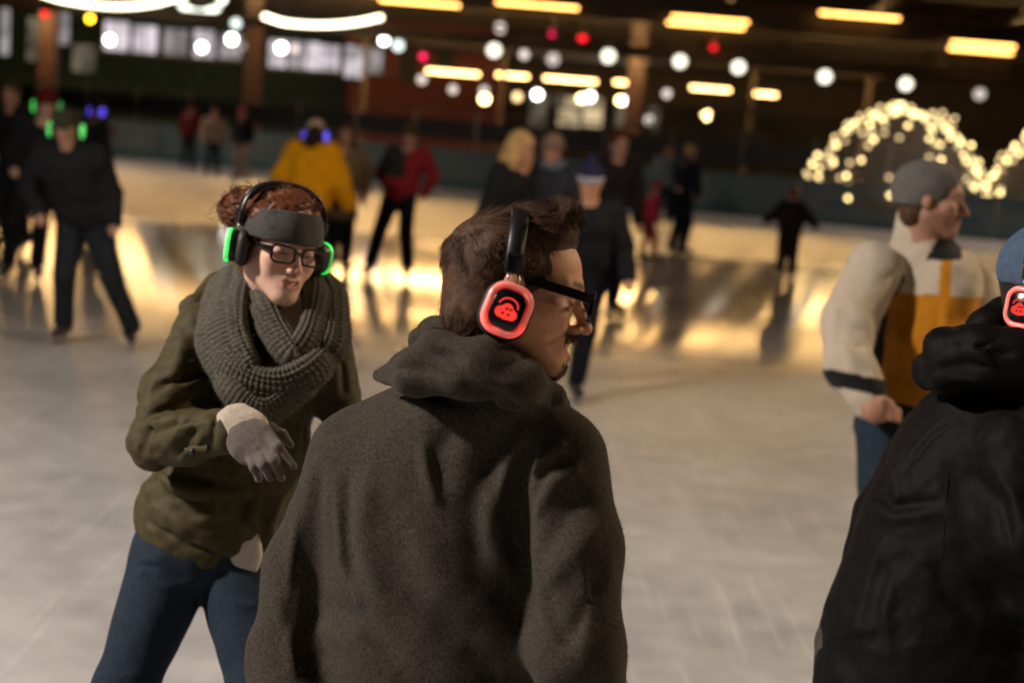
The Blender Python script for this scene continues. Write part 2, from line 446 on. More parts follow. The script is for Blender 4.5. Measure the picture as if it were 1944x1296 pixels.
# ------------------------------------------------------------------ dark fence with rails behind the boards
M_black = mat('black_steel', (.012, .012, .013), .5, .6)
M_dark = mat('dark_screen', (.012, .011, .012), .7)
M_rail = mat('rail_steel', (.16, .15, .14), .35, .8)
fn = empty('terrace_fence', tuple(np.array((0, 38.9, .06))+BN*7.0)); tag(fn, 'black terrace fence with steel handrail behind the rink boards', 'fence')
for i in range(-12, 11):
    c = np.array((0, 38.9, .06))+BN*7.0+BD*(i*2.2)
    MB().box(c+np.array((0, 0, 1.05)), (.07, .07, 2.1), MB_).obj('post', M_rail, fn)
    MB().box(c+BD*1.1+np.array((0, 0, 1.5)), (2.1, .03, .62), MB_).obj('screen', M_dark, fn)
    for q in range(5):
        MB().tube([c+BD*(.3+.4*q)+np.array((0, 0, .1)), c+BD*(.3+.4*q)+np.array((0, 0, 1.17))], .012, 6).obj('bar', M_black, fn)
for z in (1.17, 2.08):
    MB().tube([np.array((0, 38.9, .06))+BN*7.0+BD*a+np.array((0, 0, z)) for a in (-26.5, 24.3)], .03, 8).obj('handrail', M_rail, fn)

# ------------------------------------------------------------------ pavilion roof over the far half
M_steel = mat('roof_steel_brown', (.055, .038, .026), .55, .1, var=.3, vs=2)
M_roof = mat('roof_deck_boards', (.05, .036, .026), .7, var=.35, vs=3, vst=(.2, 4, 1))
M_colm = mat('column_paint_oxblood', (.03, .012, .010), .5, var=.2, vs=2)
pv = empty('pavilion_roof', (0, 68, 0)); tag(pv, 'open pavilion roof of brown steel beams on oxblood columns', 'pavilion')
MB().box((2, 74, 8.75), (92, 36, .15)).obj('roof_deck', M_roof, pv)
for y in range(58, 92, 4):
    MB().box((2, y, 8.4), (92, .16, .5)).box((2, y, 8.16), (92, .34, .04)).box((2, y, 8.63), (92, .34, .04)).obj('beam', M_steel, pv)
for x in range(-40, 47, 6):
    MB().box((x, 74, 7.8), (.2, 35.4, .12)).box((x, 74, 8.08), (.2, 35.4, .1)).obj('girder', M_steel, pv)
for px in (-60, 92, 483, 1212):
    q = PY(px, 90, 66)
    MB().box((q[0], 66, 4.1), (.75, .75, 8.0), None, .04).obj('column', M_colm, pv)
    MB().box((q[0], 66, .35), (1.0, 1.0, .6), None, .05).obj('column_base', M_deck, pv)
for k_, y in enumerate((62.5, 67, 71, 75, 79, 83)):
    MB().box((2, y, 7.62), (92, .14, .3)).box((2, y, 7.46), (92, .3, .04)).obj('purlin', M_steel, pv)
for x in range(-39, 46, 4):
    MB().tube([(x, 61, 7.2), (x+2, 74, 7.75), (x, 87, 7.2)], .05, 6).obj('tie_rod', M_steel, pv)
# truss rail that carries the floodlights
tr = empty('lighting_truss', (8, 59.6, 6.3)); tag(tr, 'dark lighting truss hung under the pavilion roof', 'truss')
for z, y in ((5.75, 59.5), (6.2, 59.5), (5.75, 59.9)):
    MB().tube([(-24, y, z), (31, y, z)], .05, 6).obj('chord', M_steel, tr)
k = 0
for x in np.arange(-24, 30.9, 1.0):
    MB().tube([(x, 59.5, 5.75 if k % 2 else 6.2), (x+1, 59.5, 6.2 if k % 2 else 5.75)], .025, 5).obj('brace', M_steel, tr); k += 1
for x in (-24, -12, 0, 12, 24, 31):
    MB().tube([(x, 59.5, 6.2), (x, 59.5, 7.7)], .03, 5).obj('hanger', M_steel, tr)

# ------------------------------------------------------------------ warm strip lights
M_house = mat('lamp_housing', (.05, .05, .05), .5, .4)
M_warm = glow('warm_tube_light', (1.0, .46, .11), 9, True)
M_hidden_tube = glow('hidden_band_tube', (1.0, .58, .20), 110, True)  # only for the hidden strips whose reflections streak the ice
M_warm2 = glow('warm_tube_far', (1.0, .50, .14), 1.2, True)
def strip(c, length, label, m, group='warm strip lights under the roof', rz=0.0, top=8.16, double=False, tr_=.075):
    t = empty('strip_light', c, rz); tag(t, label, 'strip light', group)
    M = _rz(rz); c = np.asarray(c, float)
    for k in range(2 if double else 1):
        off = M @ np.array((.2*k, .4*k, .28*k))
        MB().box(c+off+np.array((0, 0, .07)), (length, .34, .1), M).obj('housing', M_house, t)
        MB().tube([c+off+M @ np.array((-length*.49, 0, -.02)), c+off+M @ np.array((length*.49, 0, -.02))], tr_, 8).obj('tube', m, t)
    for s in (-.35, .35):
        q = c+M @ np.array((s*length, 0, .1)); MB().tube([q, (q[0], q[1], top)], .008, 5).obj('cable', M_house, t)
    return t
for (px, py, wpx, Y, dbl, lab) in ((797, 4, 150, 59.6, False, 'warm strip light at the top edge left of centre'), (1020, 9, 155, 59.6, False, 'warm strip light at the top edge beside the centre'),
                         (1340, 47, 145, 59.4, True, 'double warm strip light above the row of floodlights'), (1632, 29, 150, 59.6, False, 'warm strip light high above the larger light dome'),
                         (1862, 95, 120, 59.4, True, 'double warm strip light at the right above the domes')):
    q = PY(px, py, Y); strip(tuple(q), wpx/FPX*Y, lab, M_warm, double=dbl)
for i, lab in enumerate(('warm strip light just above the top edge over the greenish floodlight', 'warm strip light above the frame over the second garland', 'warm strip light above the frame over the ring lamp',
                         'warm strip light above the frame over the left garland', 'warm strip light above the frame at the far left')):
    x = -8.6-5.0*i; strip((x, 59.6, 6.75), 4.6, lab, M_warm)
MB().box((2, 60.4, 6.9), (92, .2, .86)).obj('blocking_beam', M_steel, pv)  # added to block the direct view of the strips behind it
for i, lab in enumerate(('leftmost', 'second', 'third', 'fourth', 'fifth', 'sixth', 'seventh', 'eighth', 'ninth', 'rightmost')):  # unseen strips, added so their reflection bands the ice
    strip((-27+6.0*i, 64.0, 6.87), 5.8, 'hidden warm strip light added behind the blocking beam, %s in its row' % lab, M_hidden_tube, 'strip lights added behind the blocking beam')
MB().box((2, 60.4, 5.27), (92, .2, .5)).obj('blocking_beam', M_steel, pv)  # lower beam, added to keep the strip row behind it out of sight
for x, ln, lab in ((-21.5, 9.5, 'at the far left'), (-6.2, 9.5, 'left of the centre'), (4.4, 4.9, 'short one right of the centre'), (15.2, 7.5, 'over the larger light dome')):  # unseen strips, added for the middle light band on the ice
    strip((x, 64.0, 5.38), ln, 'hidden warm strip light added behind the lower blocking beam, %s' % lab, M_hidden_tube, 'strip lights added behind the lower blocking beam')
for px, py, lab in ((1180, 8, 'short warm strip light between two longer ones near the top'), (1490, 30, 'short warm strip light left of the one above the large dome'), (1760, 66, 'short warm strip light between the two above the domes')):
    q = PY(px, py, 76); strip(tuple(q), 2.0, lab, M_warm2)

# ------------------------------------------------------------------ floodlights on the truss
M_lens = glow('flood_lens', (1.0, .93, .74), 2.6)
M_lens_g = glow('flood_lens_cool', (.86, 1.0, .92), 2.2)
M_lens_dim = glow('flood_lens_dim', (1.0, .85, .75), .9)
def floodlight(pos, aim, label, m, top=None, group='floodlights along the truss', power=0.0, size=.17, color=(1, .9, .78), spot=None):
    pos = np.asarray(pos, float); t = empty('floodlight', tuple(pos)); tag(t, label, 'floodlight', group)
    d = nrm(np.asarray(aim)-pos); a = nrm(np.cross(d, (0, 0, 1))); b = np.cross(a, d)
    ring = [(math.cos(q), math.sin(q)) for q in np.linspace(0, 2*math.pi, 16, endpoint=False)]
    pts = [pos-d*.34, pos-d*.3, pos-d*.1, pos+d*.02]; rs = (.3, .62, 1.0, 1.08)
    V = []; F = []
    for p_, r_ in zip(pts, rs): V += [p_+size*r_*(x*a+y*b) for x, y in ring]
    for i in range(3):
        for j in range(16): F.append((i*16+j, i*16+(j+1) % 16, (i+1)*16+(j+1) % 16, (i+1)*16+j))
    F.append(tuple(range(16))[::-1]); meshobj('lamp_body', V, F, M_house, t)
    L_ = [pos+d*.005+size*(x*a+y*b) for x, y in ring]+[pos+d*.03]
    meshobj('lens', L_, [(j, (j+1) % 16, 16) for j in range(16)], m, t)
    mb = MB()
    for s in (-1, 1): mb.tube([pos-d*.1+a*s*size*1.1, pos-d*.16+a*s*size*1.15+np.array((0, 0, .3))], .018, 5)
    q = pos-d*.16+np.array((0, 0, .3)); mb.tube([q-a*size*1.2, q+a*size*1.2], .018, 5); mb.obj('bracket', M_house, t)
    if top is not None: MB().tube([q, top], .025, 6).obj('arm', M_steel, t)
    if power:
        ld = bpy.data.lights.new('flood_beam', 'SPOT' if spot else 'AREA'); ld.energy = power; ld.color = color
        if spot: ld.spot_size = spot; ld.spot_blend = .6; ld.shadow_soft_size = size
        else: ld.shape = 'DISK'; ld.size = size*2
        lo = bpy.data.objects.new('flood_beam', ld); COL.objects.link(lo); lo.parent = t
        z = -d; M = Matrix(np.array((a, np.cross(z, a), z)).T.tolist()).to_4x4()
        lo.matrix_parent_inverse = Matrix.Translation(pos).inverted(); lo.matrix_basis = Matrix.Translation(pos+d*.06) @ M
    return t
for px, py, m, s, lab in ((448, 45, 'g', .17, 'cool white floodlight left of the lit garland'), (756, 87, 'g', .19, 'greenish white floodlight above the red jacketed skater'),
        (938, 96, 'w', .24, 'big bright floodlight left of the red signal lamps'), (1050, 113, 'd', .22, 'soft grey white floodlight between two brighter ones'),
        (1155, 107, 'w', .24, 'bright floodlight right below the red signal lamp'), (1291, 117, 'w', .23, 'bright floodlight under the double strip light, left one'),
        (1402, 128, 'w', .23, 'bright floodlight beside the far red signal lamp'), (1566, 146, 'w', .23, 'bright floodlight left above the light dome'),
        (1720, 160, 'w', .22, 'bright floodlight directly above the light dome'), (1860, 179, 'd', .2, 'dim rosy floodlight at the right end of the truss')):
    q = PY(px, py, 59.4); s *= 1.15; aim = (q[0]*.8, 40, 0)
    floodlight(q, aim, lab, {'w': M_lens, 'g': M_lens_g, 'd': M_lens_dim}[m], (q[0]-.6, 59.5, 5.75), power=0, size=s)

# posts out of frame: near ones inferred from light on people, far two added
M_pole = mat('galvanised_pole', (.2, .2, .2), .4, .7)
def pole(x, y, h, aim, label, power, color, sz=.32):
    t = empty('lamp_post', (x, y, 0)); tag(t, label, 'lamp post', 'rink lamp posts')
    MB().tube([(x, y, -.05), (x, y, h*.5), (x, y, h)], .09, 10, scale=(1, .85, .6)).obj('pole', M_pole, t)
    MB().box((x, y, .12), (.4, .4, .24), None, .03).obj('pole_base', M_deck, t)
    floodlight((x, y, h+.1), aim, 'rink floodlight on '+label, M_lens, None, 'rink floodlights on posts', power, sz, color)
POLES = [(-6.5, 1.4, 5.6, (0, 2.6, .9), 'the lamp post at the left side of the rink', 1020, (1.0, .89, .80)),
         (8.5, 7.0, 6.0, (.5, 3.2, .6), 'the lamp post at the right side of the rink', 720, (1.0, .77, .52)),
         (7.5, -.5, 5.0, (-.5, 3, 1.2), 'the lamp post to the right of the viewer', 85, (1.0, .72, .40)),
         (14.5, 33.0, 7.0, (2, 33, 0), 'the added lamp post at the far right of the rink', 560, (1.0, .74, .58)),  # added to brighten the far ice and boards
         (-16.0, 35.0, 7.0, (-3, 35, 0), 'the added lamp post at the far left of the rink', 720, (1.0, .76, .60))]  # added on the left side for the same far ice
for p_ in POLES: pole(*p_)

# ------------------------------------------------------------------ small hanging lamps
lampm = {'red': glow('signal_red', (1, .012, .02), 3), 'dimred': glow('signal_red_dim', (.8, .01, .08), 4), 'amber': glow('signal_amber', (1, .55, .02), 12),
         'warm': glow('globe_warm', (1, .72, .3), 14), 'white': glow('globe_white', (1, .92, .85), 12), 'dim': glow('globe_dim', (.9, .76, .66), 1.6), 'tan': glow('globe_tan', (.9, .6, .28), 3.5)}
def globe(px, py, Y, r, k, label, top=1.2):
    Y, r = Y*1.42, r*1.2; q = PY(px, py, Y); t = empty('hanging_lamp', tuple(q)); tag(t, label, 'lamp', 'small lamps in the background')
    MB().ball(q, r, 10, 7).obj('globe', lampm[k], t, True)
    MB().tube([q+np.array((0, 0, r*.8)), q+np.array((0, 0, r*1.25))], r*.45, 8).obj('cap', M_house, t)
    MB().tube([q+np.array((0, 0, r*1.2)), q+np.array((0, 0, top))], .012, 5).obj('cord', M_house, t)
for a in ((57, 9, 46, .20, 'red', 'large red signal lamp in the top left corner'), (85, 27, 46, .12, 'red', 'smaller red signal lamp below the large one at top left'),
          (171, 36, 46, .13, 'amber', 'yellow signal lamp at the top left'), (803, 108, 47, .12, 'dimred', 'dim crimson lamp above the strip lit canopy'),
          (1048, 63, 46, .12, 'dimred', 'dim red signal lamp left of a brighter red one'), (1106, 71, 46, .16, 'red', 'bright red signal lamp near the top centre'),
          (1355, 88, 46, .14, 'red', 'red signal lamp right of centre under the double strip light'), (729, 77, 46, .16, 'white', 'rosy white globe lamp touching the greenish floodlight'),
          (920, 188, 52, .2, 'warm', 'warm globe lamp low in front of the shopfront'), (919, 172, 53, .18, 'dim', 'dim globe lamp behind the warm globe'), (860, 170, 52, .18, 'dim', 'dim grey globe lamp left of the warm globe'),
          (982, 184, 53, .19, 'tan', 'tan globe lamp right of the warm globe'), (1020, 180, 54, .2, 'white', 'white globe lamp at the shopfront door'),
          (1120, 184, 54, .2, 'white', 'white globe lamp in the shop window'), (1104, 187, 55, .18, 'warm', 'warm globe lamp in the shop window'),
          (1190, 192, 53, .2, 'white', 'white globe lamp right of the shop window'), (1178, 191, 54, .18, 'warm', 'warm globe lamp right of the shop window'),
          (1266, 178, 52, .18, 'dim', 'violet white globe lamp near the dark column'), (1341, 219, 48, .18, 'warm', 'low warm globe lamp beside the dark shrub'),
          (1232, 228, 52, .18, 'dim', 'dim low globe lamp right of the shopfront'), (801, 151, 52, .19, 'dim', 'dim violet globe lamp before the brick building'),
          (995, 104, 48, .18, 'dim', 'faint globe lamp beside the first big floodlight'), (208, 76, 60, .22, 'white', 'white globe lamp before the first lit window'),
          (383, 90, 60, .22, 'white', 'white globe lamp before the fourth lit window'), (470, 89, 60, .22, 'dim', 'faint globe lamp between the two window rows'),
          (534, 91, 60, .24, 'white', 'white globe lamp before the second window row'), (560, 93, 60, .22, 'dim', 'faint globe lamp beside the white one in the second window row'),
          (950, 53, 46, .2, 'dim', 'rosy lamp shade under the roof near the centre'), (440, 75, 58, .24, 'white', 'white globe lamp before the last window of the first row')):
    globe(*a)

# ------------------------------------------------------------------ bulb garlands
M_bulb = glow('garland_bulb', (1.0, .88, .60), 8)
M_cable = mat('cable_black', (.01, .01, .01), .6)
def garland(pix, Y, n, label):
    pts = spline([PY(x, y, Y) for x, y in pix], n); t = empty('light_garland', tuple(pts[0])); tag(t, label, 'string lights', 'bulb garlands under the roof')
    MB().tube([p_+np.array((0, 0, .1)) for p_ in pts], .012, 5).obj('cable', M_cable, t)
    b0 = None
    for p_ in pts:
        if b0 is None: b0 = MB().ball((0, 0, 0), .10, 8, 6).obj('bulb', M_bulb, t, True); b0.matrix_parent_inverse = Matrix.Identity(4); b0.location = tuple(p_-pts[0])
        else: copy_obj(b0, t, p_-pts[0])
garland(((70, -14), (130, 3), (210, 13), (285, 9), (352, -8)), 58, 34, 'dense white bulb garland at the top left edge')
garland(((503, 32), (545, 44), (610, 48), (670, 44), (722, 34)), 58, 30, 'dense white bulb garland above the woman in the scarf')
q = PY(382, -12, 64); t = empty('ring_lamp', tuple(q)); tag(t, 'white ring lamp at the top edge between the two garlands', 'lamp')
M_ringl = glow('ring_lamp_glow', (.9, .95, .78), 4)
MB().sweep([q+np.array((1.0*math.cos(a), .4*math.sin(a), .88*math.sin(a))) for a in np.linspace(0, 2*math.pi, 40, endpoint=False)], [(.15*math.cos(b), .15*math.sin(b)) for b in np.linspace(0, 6.283, 8, endpoint=False)], True, (0, 1, 0)).obj('glowing_ring', M_ringl, t, True)
MB().tube([q+np.array((0, .4, .88)), q+np.array((0, .4, 1.4))], .02, 6).obj('stem', M_house, t)
MB().tube([q-np.array((0, .4, .88)), q+np.array((0, .4, .88))], .03, 6).obj('spoke', M_house, t)
q = PY(400, 40, 72); t = strip(tuple(q), 1.8, 'short pale strip light left of the cool floodlight', glow('pale_tube', (.9, .8, .5), 3.5), None)

# ------------------------------------------------------------------ buildings
def facade(name, px0, px1, ytop, Y, m, label, depth=6.0, z0=.06):
    a, b, c = PY(px0, 150, Y), PY(px1, 150, Y), PY((px0+px1)/2, ytop, Y)
    t = empty(name, ((a[0]+b[0])/2, Y, z0)); tag(t, label, 'building')
    h = c[2]-z0
    MB().box(((a[0]+b[0])/2, Y+depth/2, z0+h/2), (b[0]-a[0], depth, h)).obj('wall', m, t)
    MB().box(((a[0]+b[0])/2, Y+depth/2, z0+h+.12), (b[0]-a[0]+.5, depth+.5, .24)).obj('roof', M_steel, t)
    return t
M_fr = mat('window_frame', (.03, .045, .045), .5)
def window(t, px, py, wm, hm, Y, pane, bars=1):
    q = PY(px, py, Y); y = Y-.02; wm *= Y/75; hm *= Y/75
    f = MB()
    for s in (-1, 1):
        f.box((q[0]+s*(wm/2+.04), y-.03, q[2]), (.08, .1, hm+.16)); f.box((q[0], y-.035, q[2]+s*(hm/2+.04)), (wm, .09, .08))
    for k in range(bars): f.box((q[0]-wm/2+wm*(k+1)/(bars+1), y-.03, q[2]), (.05, .08, hm))
    fr = f.obj('window', M_fr, t)
    MB().box((q[0], y-.008, q[2]), (wm, .012, hm)).obj('pane', pane, fr)
    MB().box((q[0], y-.1, q[2]-hm/2-.12), (wm+.3, .2, .07)).obj('sill', M_colm, fr)
M_teal = mat('render_dark_teal', (.03, .065, .065), .8, var=.3, vs=1)
M_brick = mat('brick_dark_red', (.15, .042, .036), .85, var=.35, vs=6)
M_brown = mat('dark_brown_cladding', (.035, .026, .022), .8, var=.3, vs=2)
def litpane(name, c, s, dark=.35):
    m = bpy.data.materials.new(name); m.use_nodes = True; nt = m.node_tree; nt.nodes.clear()
    e = nt.nodes.new('ShaderNodeEmission'); o = nt.nodes.new('ShaderNodeOutputMaterial'); nt.links.new(e.outputs[0], o.inputs[0])
    tc = nt.nodes.new('ShaderNodeTexCoord'); n = nt.nodes.new('ShaderNodeTexNoise'); n.inputs['Scale'].default_value = 1.1
    nt.links.new(tc.outputs['Object'], n.inputs['Vector']); cr = nt.nodes.new('ShaderNodeValToRGB'); nt.links.new(n.outputs['Fac'], cr.inputs[0])
    cr.color_ramp.elements[0].position = .35; cr.color_ramp.elements[0].color = (*[x*dark for x in c], 1)
    cr.color_ramp.elements[1].position = .62; cr.color_ramp.elements[1].color = (*c, 1)
    nt.links.new(cr.outputs[0], e.inputs[0]); e.inputs[1].default_value = s; m.cycles.emission_sampling = 'NONE'; return m
PW = litpane('lit_window_white', (.85, .75, .80), 1.1); PWd = litpane('lit_window_dim', (.8, .72, .72), .55)
PS = litpane('lit_shop_warm', (.95, .72, .42), 1.0, .25); PSd = litpane('lit_shop_dim', (.6, .5, .35), .3)
tA = facade('office_building', -420, 655, -160, 96, M_teal, 'dark teal building with rows of bright white windows')
for px, py, w_, h_, m, bars in ((222, 72, 1.3, 1.6, PW, 1), (276, 78, 1.25, 1.5, PW, 1), (334, 82, 1.2, 1.4, PWd, 0), (388, 86, 1.05, 1.5, PW, 1), (438, 88, 1.1, 1.3, PWd, 0),
                          (528, 104, .95, 1.5, PW, 0), (562, 106, .9, 1.5, PWd, 0), (590, 109, .95, 1.5, PW, 1), (627, 113, .95, 1.4, PW, 1),
                          (10, 60, .5, 2.4, PWd, 0), (122, 36, .6, 2.6, PWd, 0), (70, 75, 1.0, 2.2, PSd, 1), (160, 112, 1.2, 1.4, PSd, 0)):
    window(tA, px, py, w_, h_, 96, m, bars)
q = PY(330, 108, 95.9); MB().box((q[0], 95.85, q[2]), (11.5, .3, .2)).obj('ledge', mat('ledge_stone', (.3, .28, .27), .7), tA)
q = PY(620, 138, 95.9); MB().box((q[0], 95.85, q[2]), (8, .3, .2)).obj('ledge', bpy.data.materials['ledge_stone'], tA)
tB = facade('brick_building', 660, 955, 40, 86, M_brick, 'dark red brick building behind the middle of the rink')
q = PY(810, 75, 85.8); MB().box((q[0], 85.7, q[2]), (9.5, .35, .95)).obj('fascia', mat('fascia_red', (.2, .05, .045), .6), tB)
for px, py, w_, h_, m in ((672, 118, .9, 1.6, PW), (713, 116, .7, 1.3, PWd), (775, 125, .8, 1.4, M_dark), (846, 100, .9, 1.5, M_dark)): window(tB, px, py, w_, h_, 85.95, m)
tC = facade('shop_building', 958, 2150, 75, 88, M_brown, 'low dark shop building with warm lit windows and canopy lights')
for px, py, w_, h_, m, bars in ((1022, 208, .9, 1.7, PSd, 0), (1082, 212, 1.2, 1.5, PS, 1), (1124, 213, 1.1, 1.5, PS, 0), (1184, 222, .8, 1.1, PSd, 0), (1240, 226, .6, 1.2, PSd, 0), (1060, 190, .6, .6, PSd, 0)):
    window(tC, px, py, w_, h_, 87.95, m, bars)
M_can = glow('canopy_tube', (1, .56, .20), 12)
for px, py, wpx, lab in ((860, 136, 100, 'canopy strip light over the brick building, leftmost'), (973, 142, 60, 'short canopy strip light left of centre'), (1083, 150, 100, 'canopy strip light above the lit shop window'),
                    (1194, 156, 55, 'short canopy strip light before the dark column'), (1349, 167, 75, 'canopy strip light right of the dark column'), (1452, 177, 45, 'canopy strip light farthest to the right')):
    q = PY(px, py, 70); strip(tuple(q), wpx/FPX*70, lab, M_can, 'canopy lights before the shops', top=5.4, tr_=.12)
ca = empty('shop_canopy', (3, 70, 0)); tag(ca, 'flat dark canopy before the shops carrying strip lights', 'canopy')
MB().box((4, 71.5, 5.45), (25, 6, .12)).obj('canopy_roof', M_roof, ca)
for x in (-8, -1.4, 5, 10.5, 16): MB().box((x, 69, 2.7), (.2, .2, 5.35)).obj('canopy_post', M_steel, ca)

# ------------------------------------------------------------------ light domes
M_wire = mat('dome_wire', (.25, .2, .12), .4, .8)
M_fairy = glow('fairy_bulb', (1.0, .74, .30), 7); M_fairy2 = glow('fairy_bulb_soft', (1.0, .72, .34), 2.6)
def film():
    m = bpy.data.materials.new('dome_film'); m.use_nodes = True; nt = m.node_tree; nt.nodes.clear()
    a = nt.nodes.new('ShaderNodeBsdfTransparent'); d = nt.nodes.new('ShaderNodeBsdfPrincipled'); x = nt.nodes.new('ShaderNodeMixShader'); o = nt.nodes.new('ShaderNodeOutputMaterial')
    d.inputs['Base Color'].default_value = (.6, .55, .5, 1); d.inputs['Roughness'].default_value = .2; x.inputs[0].default_value = .12
    nt.links.new(a.outputs[0], x.inputs[1]); nt.links.new(d.outputs[0], x.inputs[2]); nt.links.new(x.outputs[0], o.inputs[0]); return m
M_film = film()
def dome(cx, cy, cz, rx, rz, label, seed):
    r = random.Random(seed); t = empty('light_dome', (cx, cy, cz)); tag(t, label, 'light dome', 'domes of fairy lights')
    b0 = [MB().ball((0, 0, 0), .055, 8, 6).obj('bulb', m, t, True) for m in (M_fairy, M_fairy2)]
    used = [False, False]
    def bulb(p_, k):
        o = b0[k]
        if not used[k]: used[k] = True; o.matrix_parent_inverse = Matrix.Identity(4); o.location = tuple(p_); return
        copy_obj(o, t, p_)
    def sp(th, ph): return np.array((rx*math.cos(th)*math.cos(ph), rx*math.cos(th)*math.sin(ph), rz*math.sin(th)))
    V = []; F = []; nu, nv = 8, 24
    for i in range(nu+1):
        for j in range(nv): V.append(np.array((cx, cy, cz))+.985*sp(math.pi/2*i/nu, 2*math.pi*j/nv))
    for i in range(nu):
        for j in range(nv): F.append((i*nv+j, i*nv+(j+1) % nv, (i+1)*nv+(j+1) % nv, (i+1)*nv+j))
    meshobj('cover', V, F, M_film, t)
    for k, ph in enumerate((.10, .80, 2.45)):
        pts = [sp(th, ph) for th in np.linspace(0, math.pi, 41)]
        MB().tube([np.array((cx, cy, cz))+q for q in pts], .022, 6).obj('arch', M_wire, t)
        for i, th in enumerate(np.linspace(.04, math.pi-.04, 74 if k == 0 else 36)):
            if r.random() < .12: continue
            q = sp(th+r.uniform(-.02, .02), ph)*(.97+.05*r.random())+np.array((r.uniform(-.17, .17), r.uniform(-.17, .17), r.uniform(-.12, .12))); bulb(q, 0 if r.random() < .6 else 1)
    for i in range(26):
        bulb(sp(r.uniform(.1, 1.3), r.uniform(3.2, 6.2))*r.uniform(.9, .98), 1 if r.random() < .7 else 0)
    MB().sweep([np.array((cx, cy, cz))+sp(0, a) for a in np.linspace(0, 2*math.pi, 36, endpoint=False)], [(.03, -.03), (.03, .03), (-.03, .03), (-.03, -.03)], True).obj('base_ring', M_wire, t)
dome(9.75, 37.6, .62, 2.35, 2.45, 'large dome of warm fairy lights behind the man in the cream jacket', 4)
dome(14.05, 36.4, .72, 2.3, 2.45, 'second fairy light dome cut off by the right edge', 9)

# ------------------------------------------------------------------ dark shrubs beside the domes
def shrub(px, py, Y, rx, rz, label, n=1500, seed=1):
    q = PY(px, py, Y); g = np.random.default_rng(seed); t = empty('shrub', (q[0], Y, .06)); tag(t, label, 'shrub')
    M_leaf = bpy.data.materials.get('shrub_leaf') or mat('shrub_leaf', (.05, .05, .035), .7, var=.5, vs=8)
    V = []; F = []
    for i in range(n):
        d = nrm(g.normal(size=3)); rad = g.uniform(.45, 1.0)**.6*(1+.18*math.sin(5*d[0]+seed)+.15*math.cos(7*d[2]))
        c = np.array((q[0], Y, rz+.15))+d*rad*np.array((rx, rx*.8, rz)); a = nrm(g.normal(size=3)); b = nrm(np.cross(a, g.normal(size=3))); s = g.uniform(.05, .12)
        k = len(V); V += [c-a*s, c+b*s*.5, c+a*s, c-b*s*.5]; F.append((k, k+1, k+2, k+3))
    meshobj('crown', V, F, M_leaf, t, False)
    MB().tube([(q[0], Y, 0), (q[0]+.05, Y, rz*.5), (q[0], Y, rz)], .09, 7, scale=(1, .8, .5)).obj('trunk', M_brown, t)
shrub(1400, 230, 47.5, 2.2, 1.6, 'round dark shrub left of the large light dome', 1800, 2)
shrub(1290, 240, 49.0, 1.3, 1.4, 'smaller dark shrub near the low warm lamp', 1000, 5)
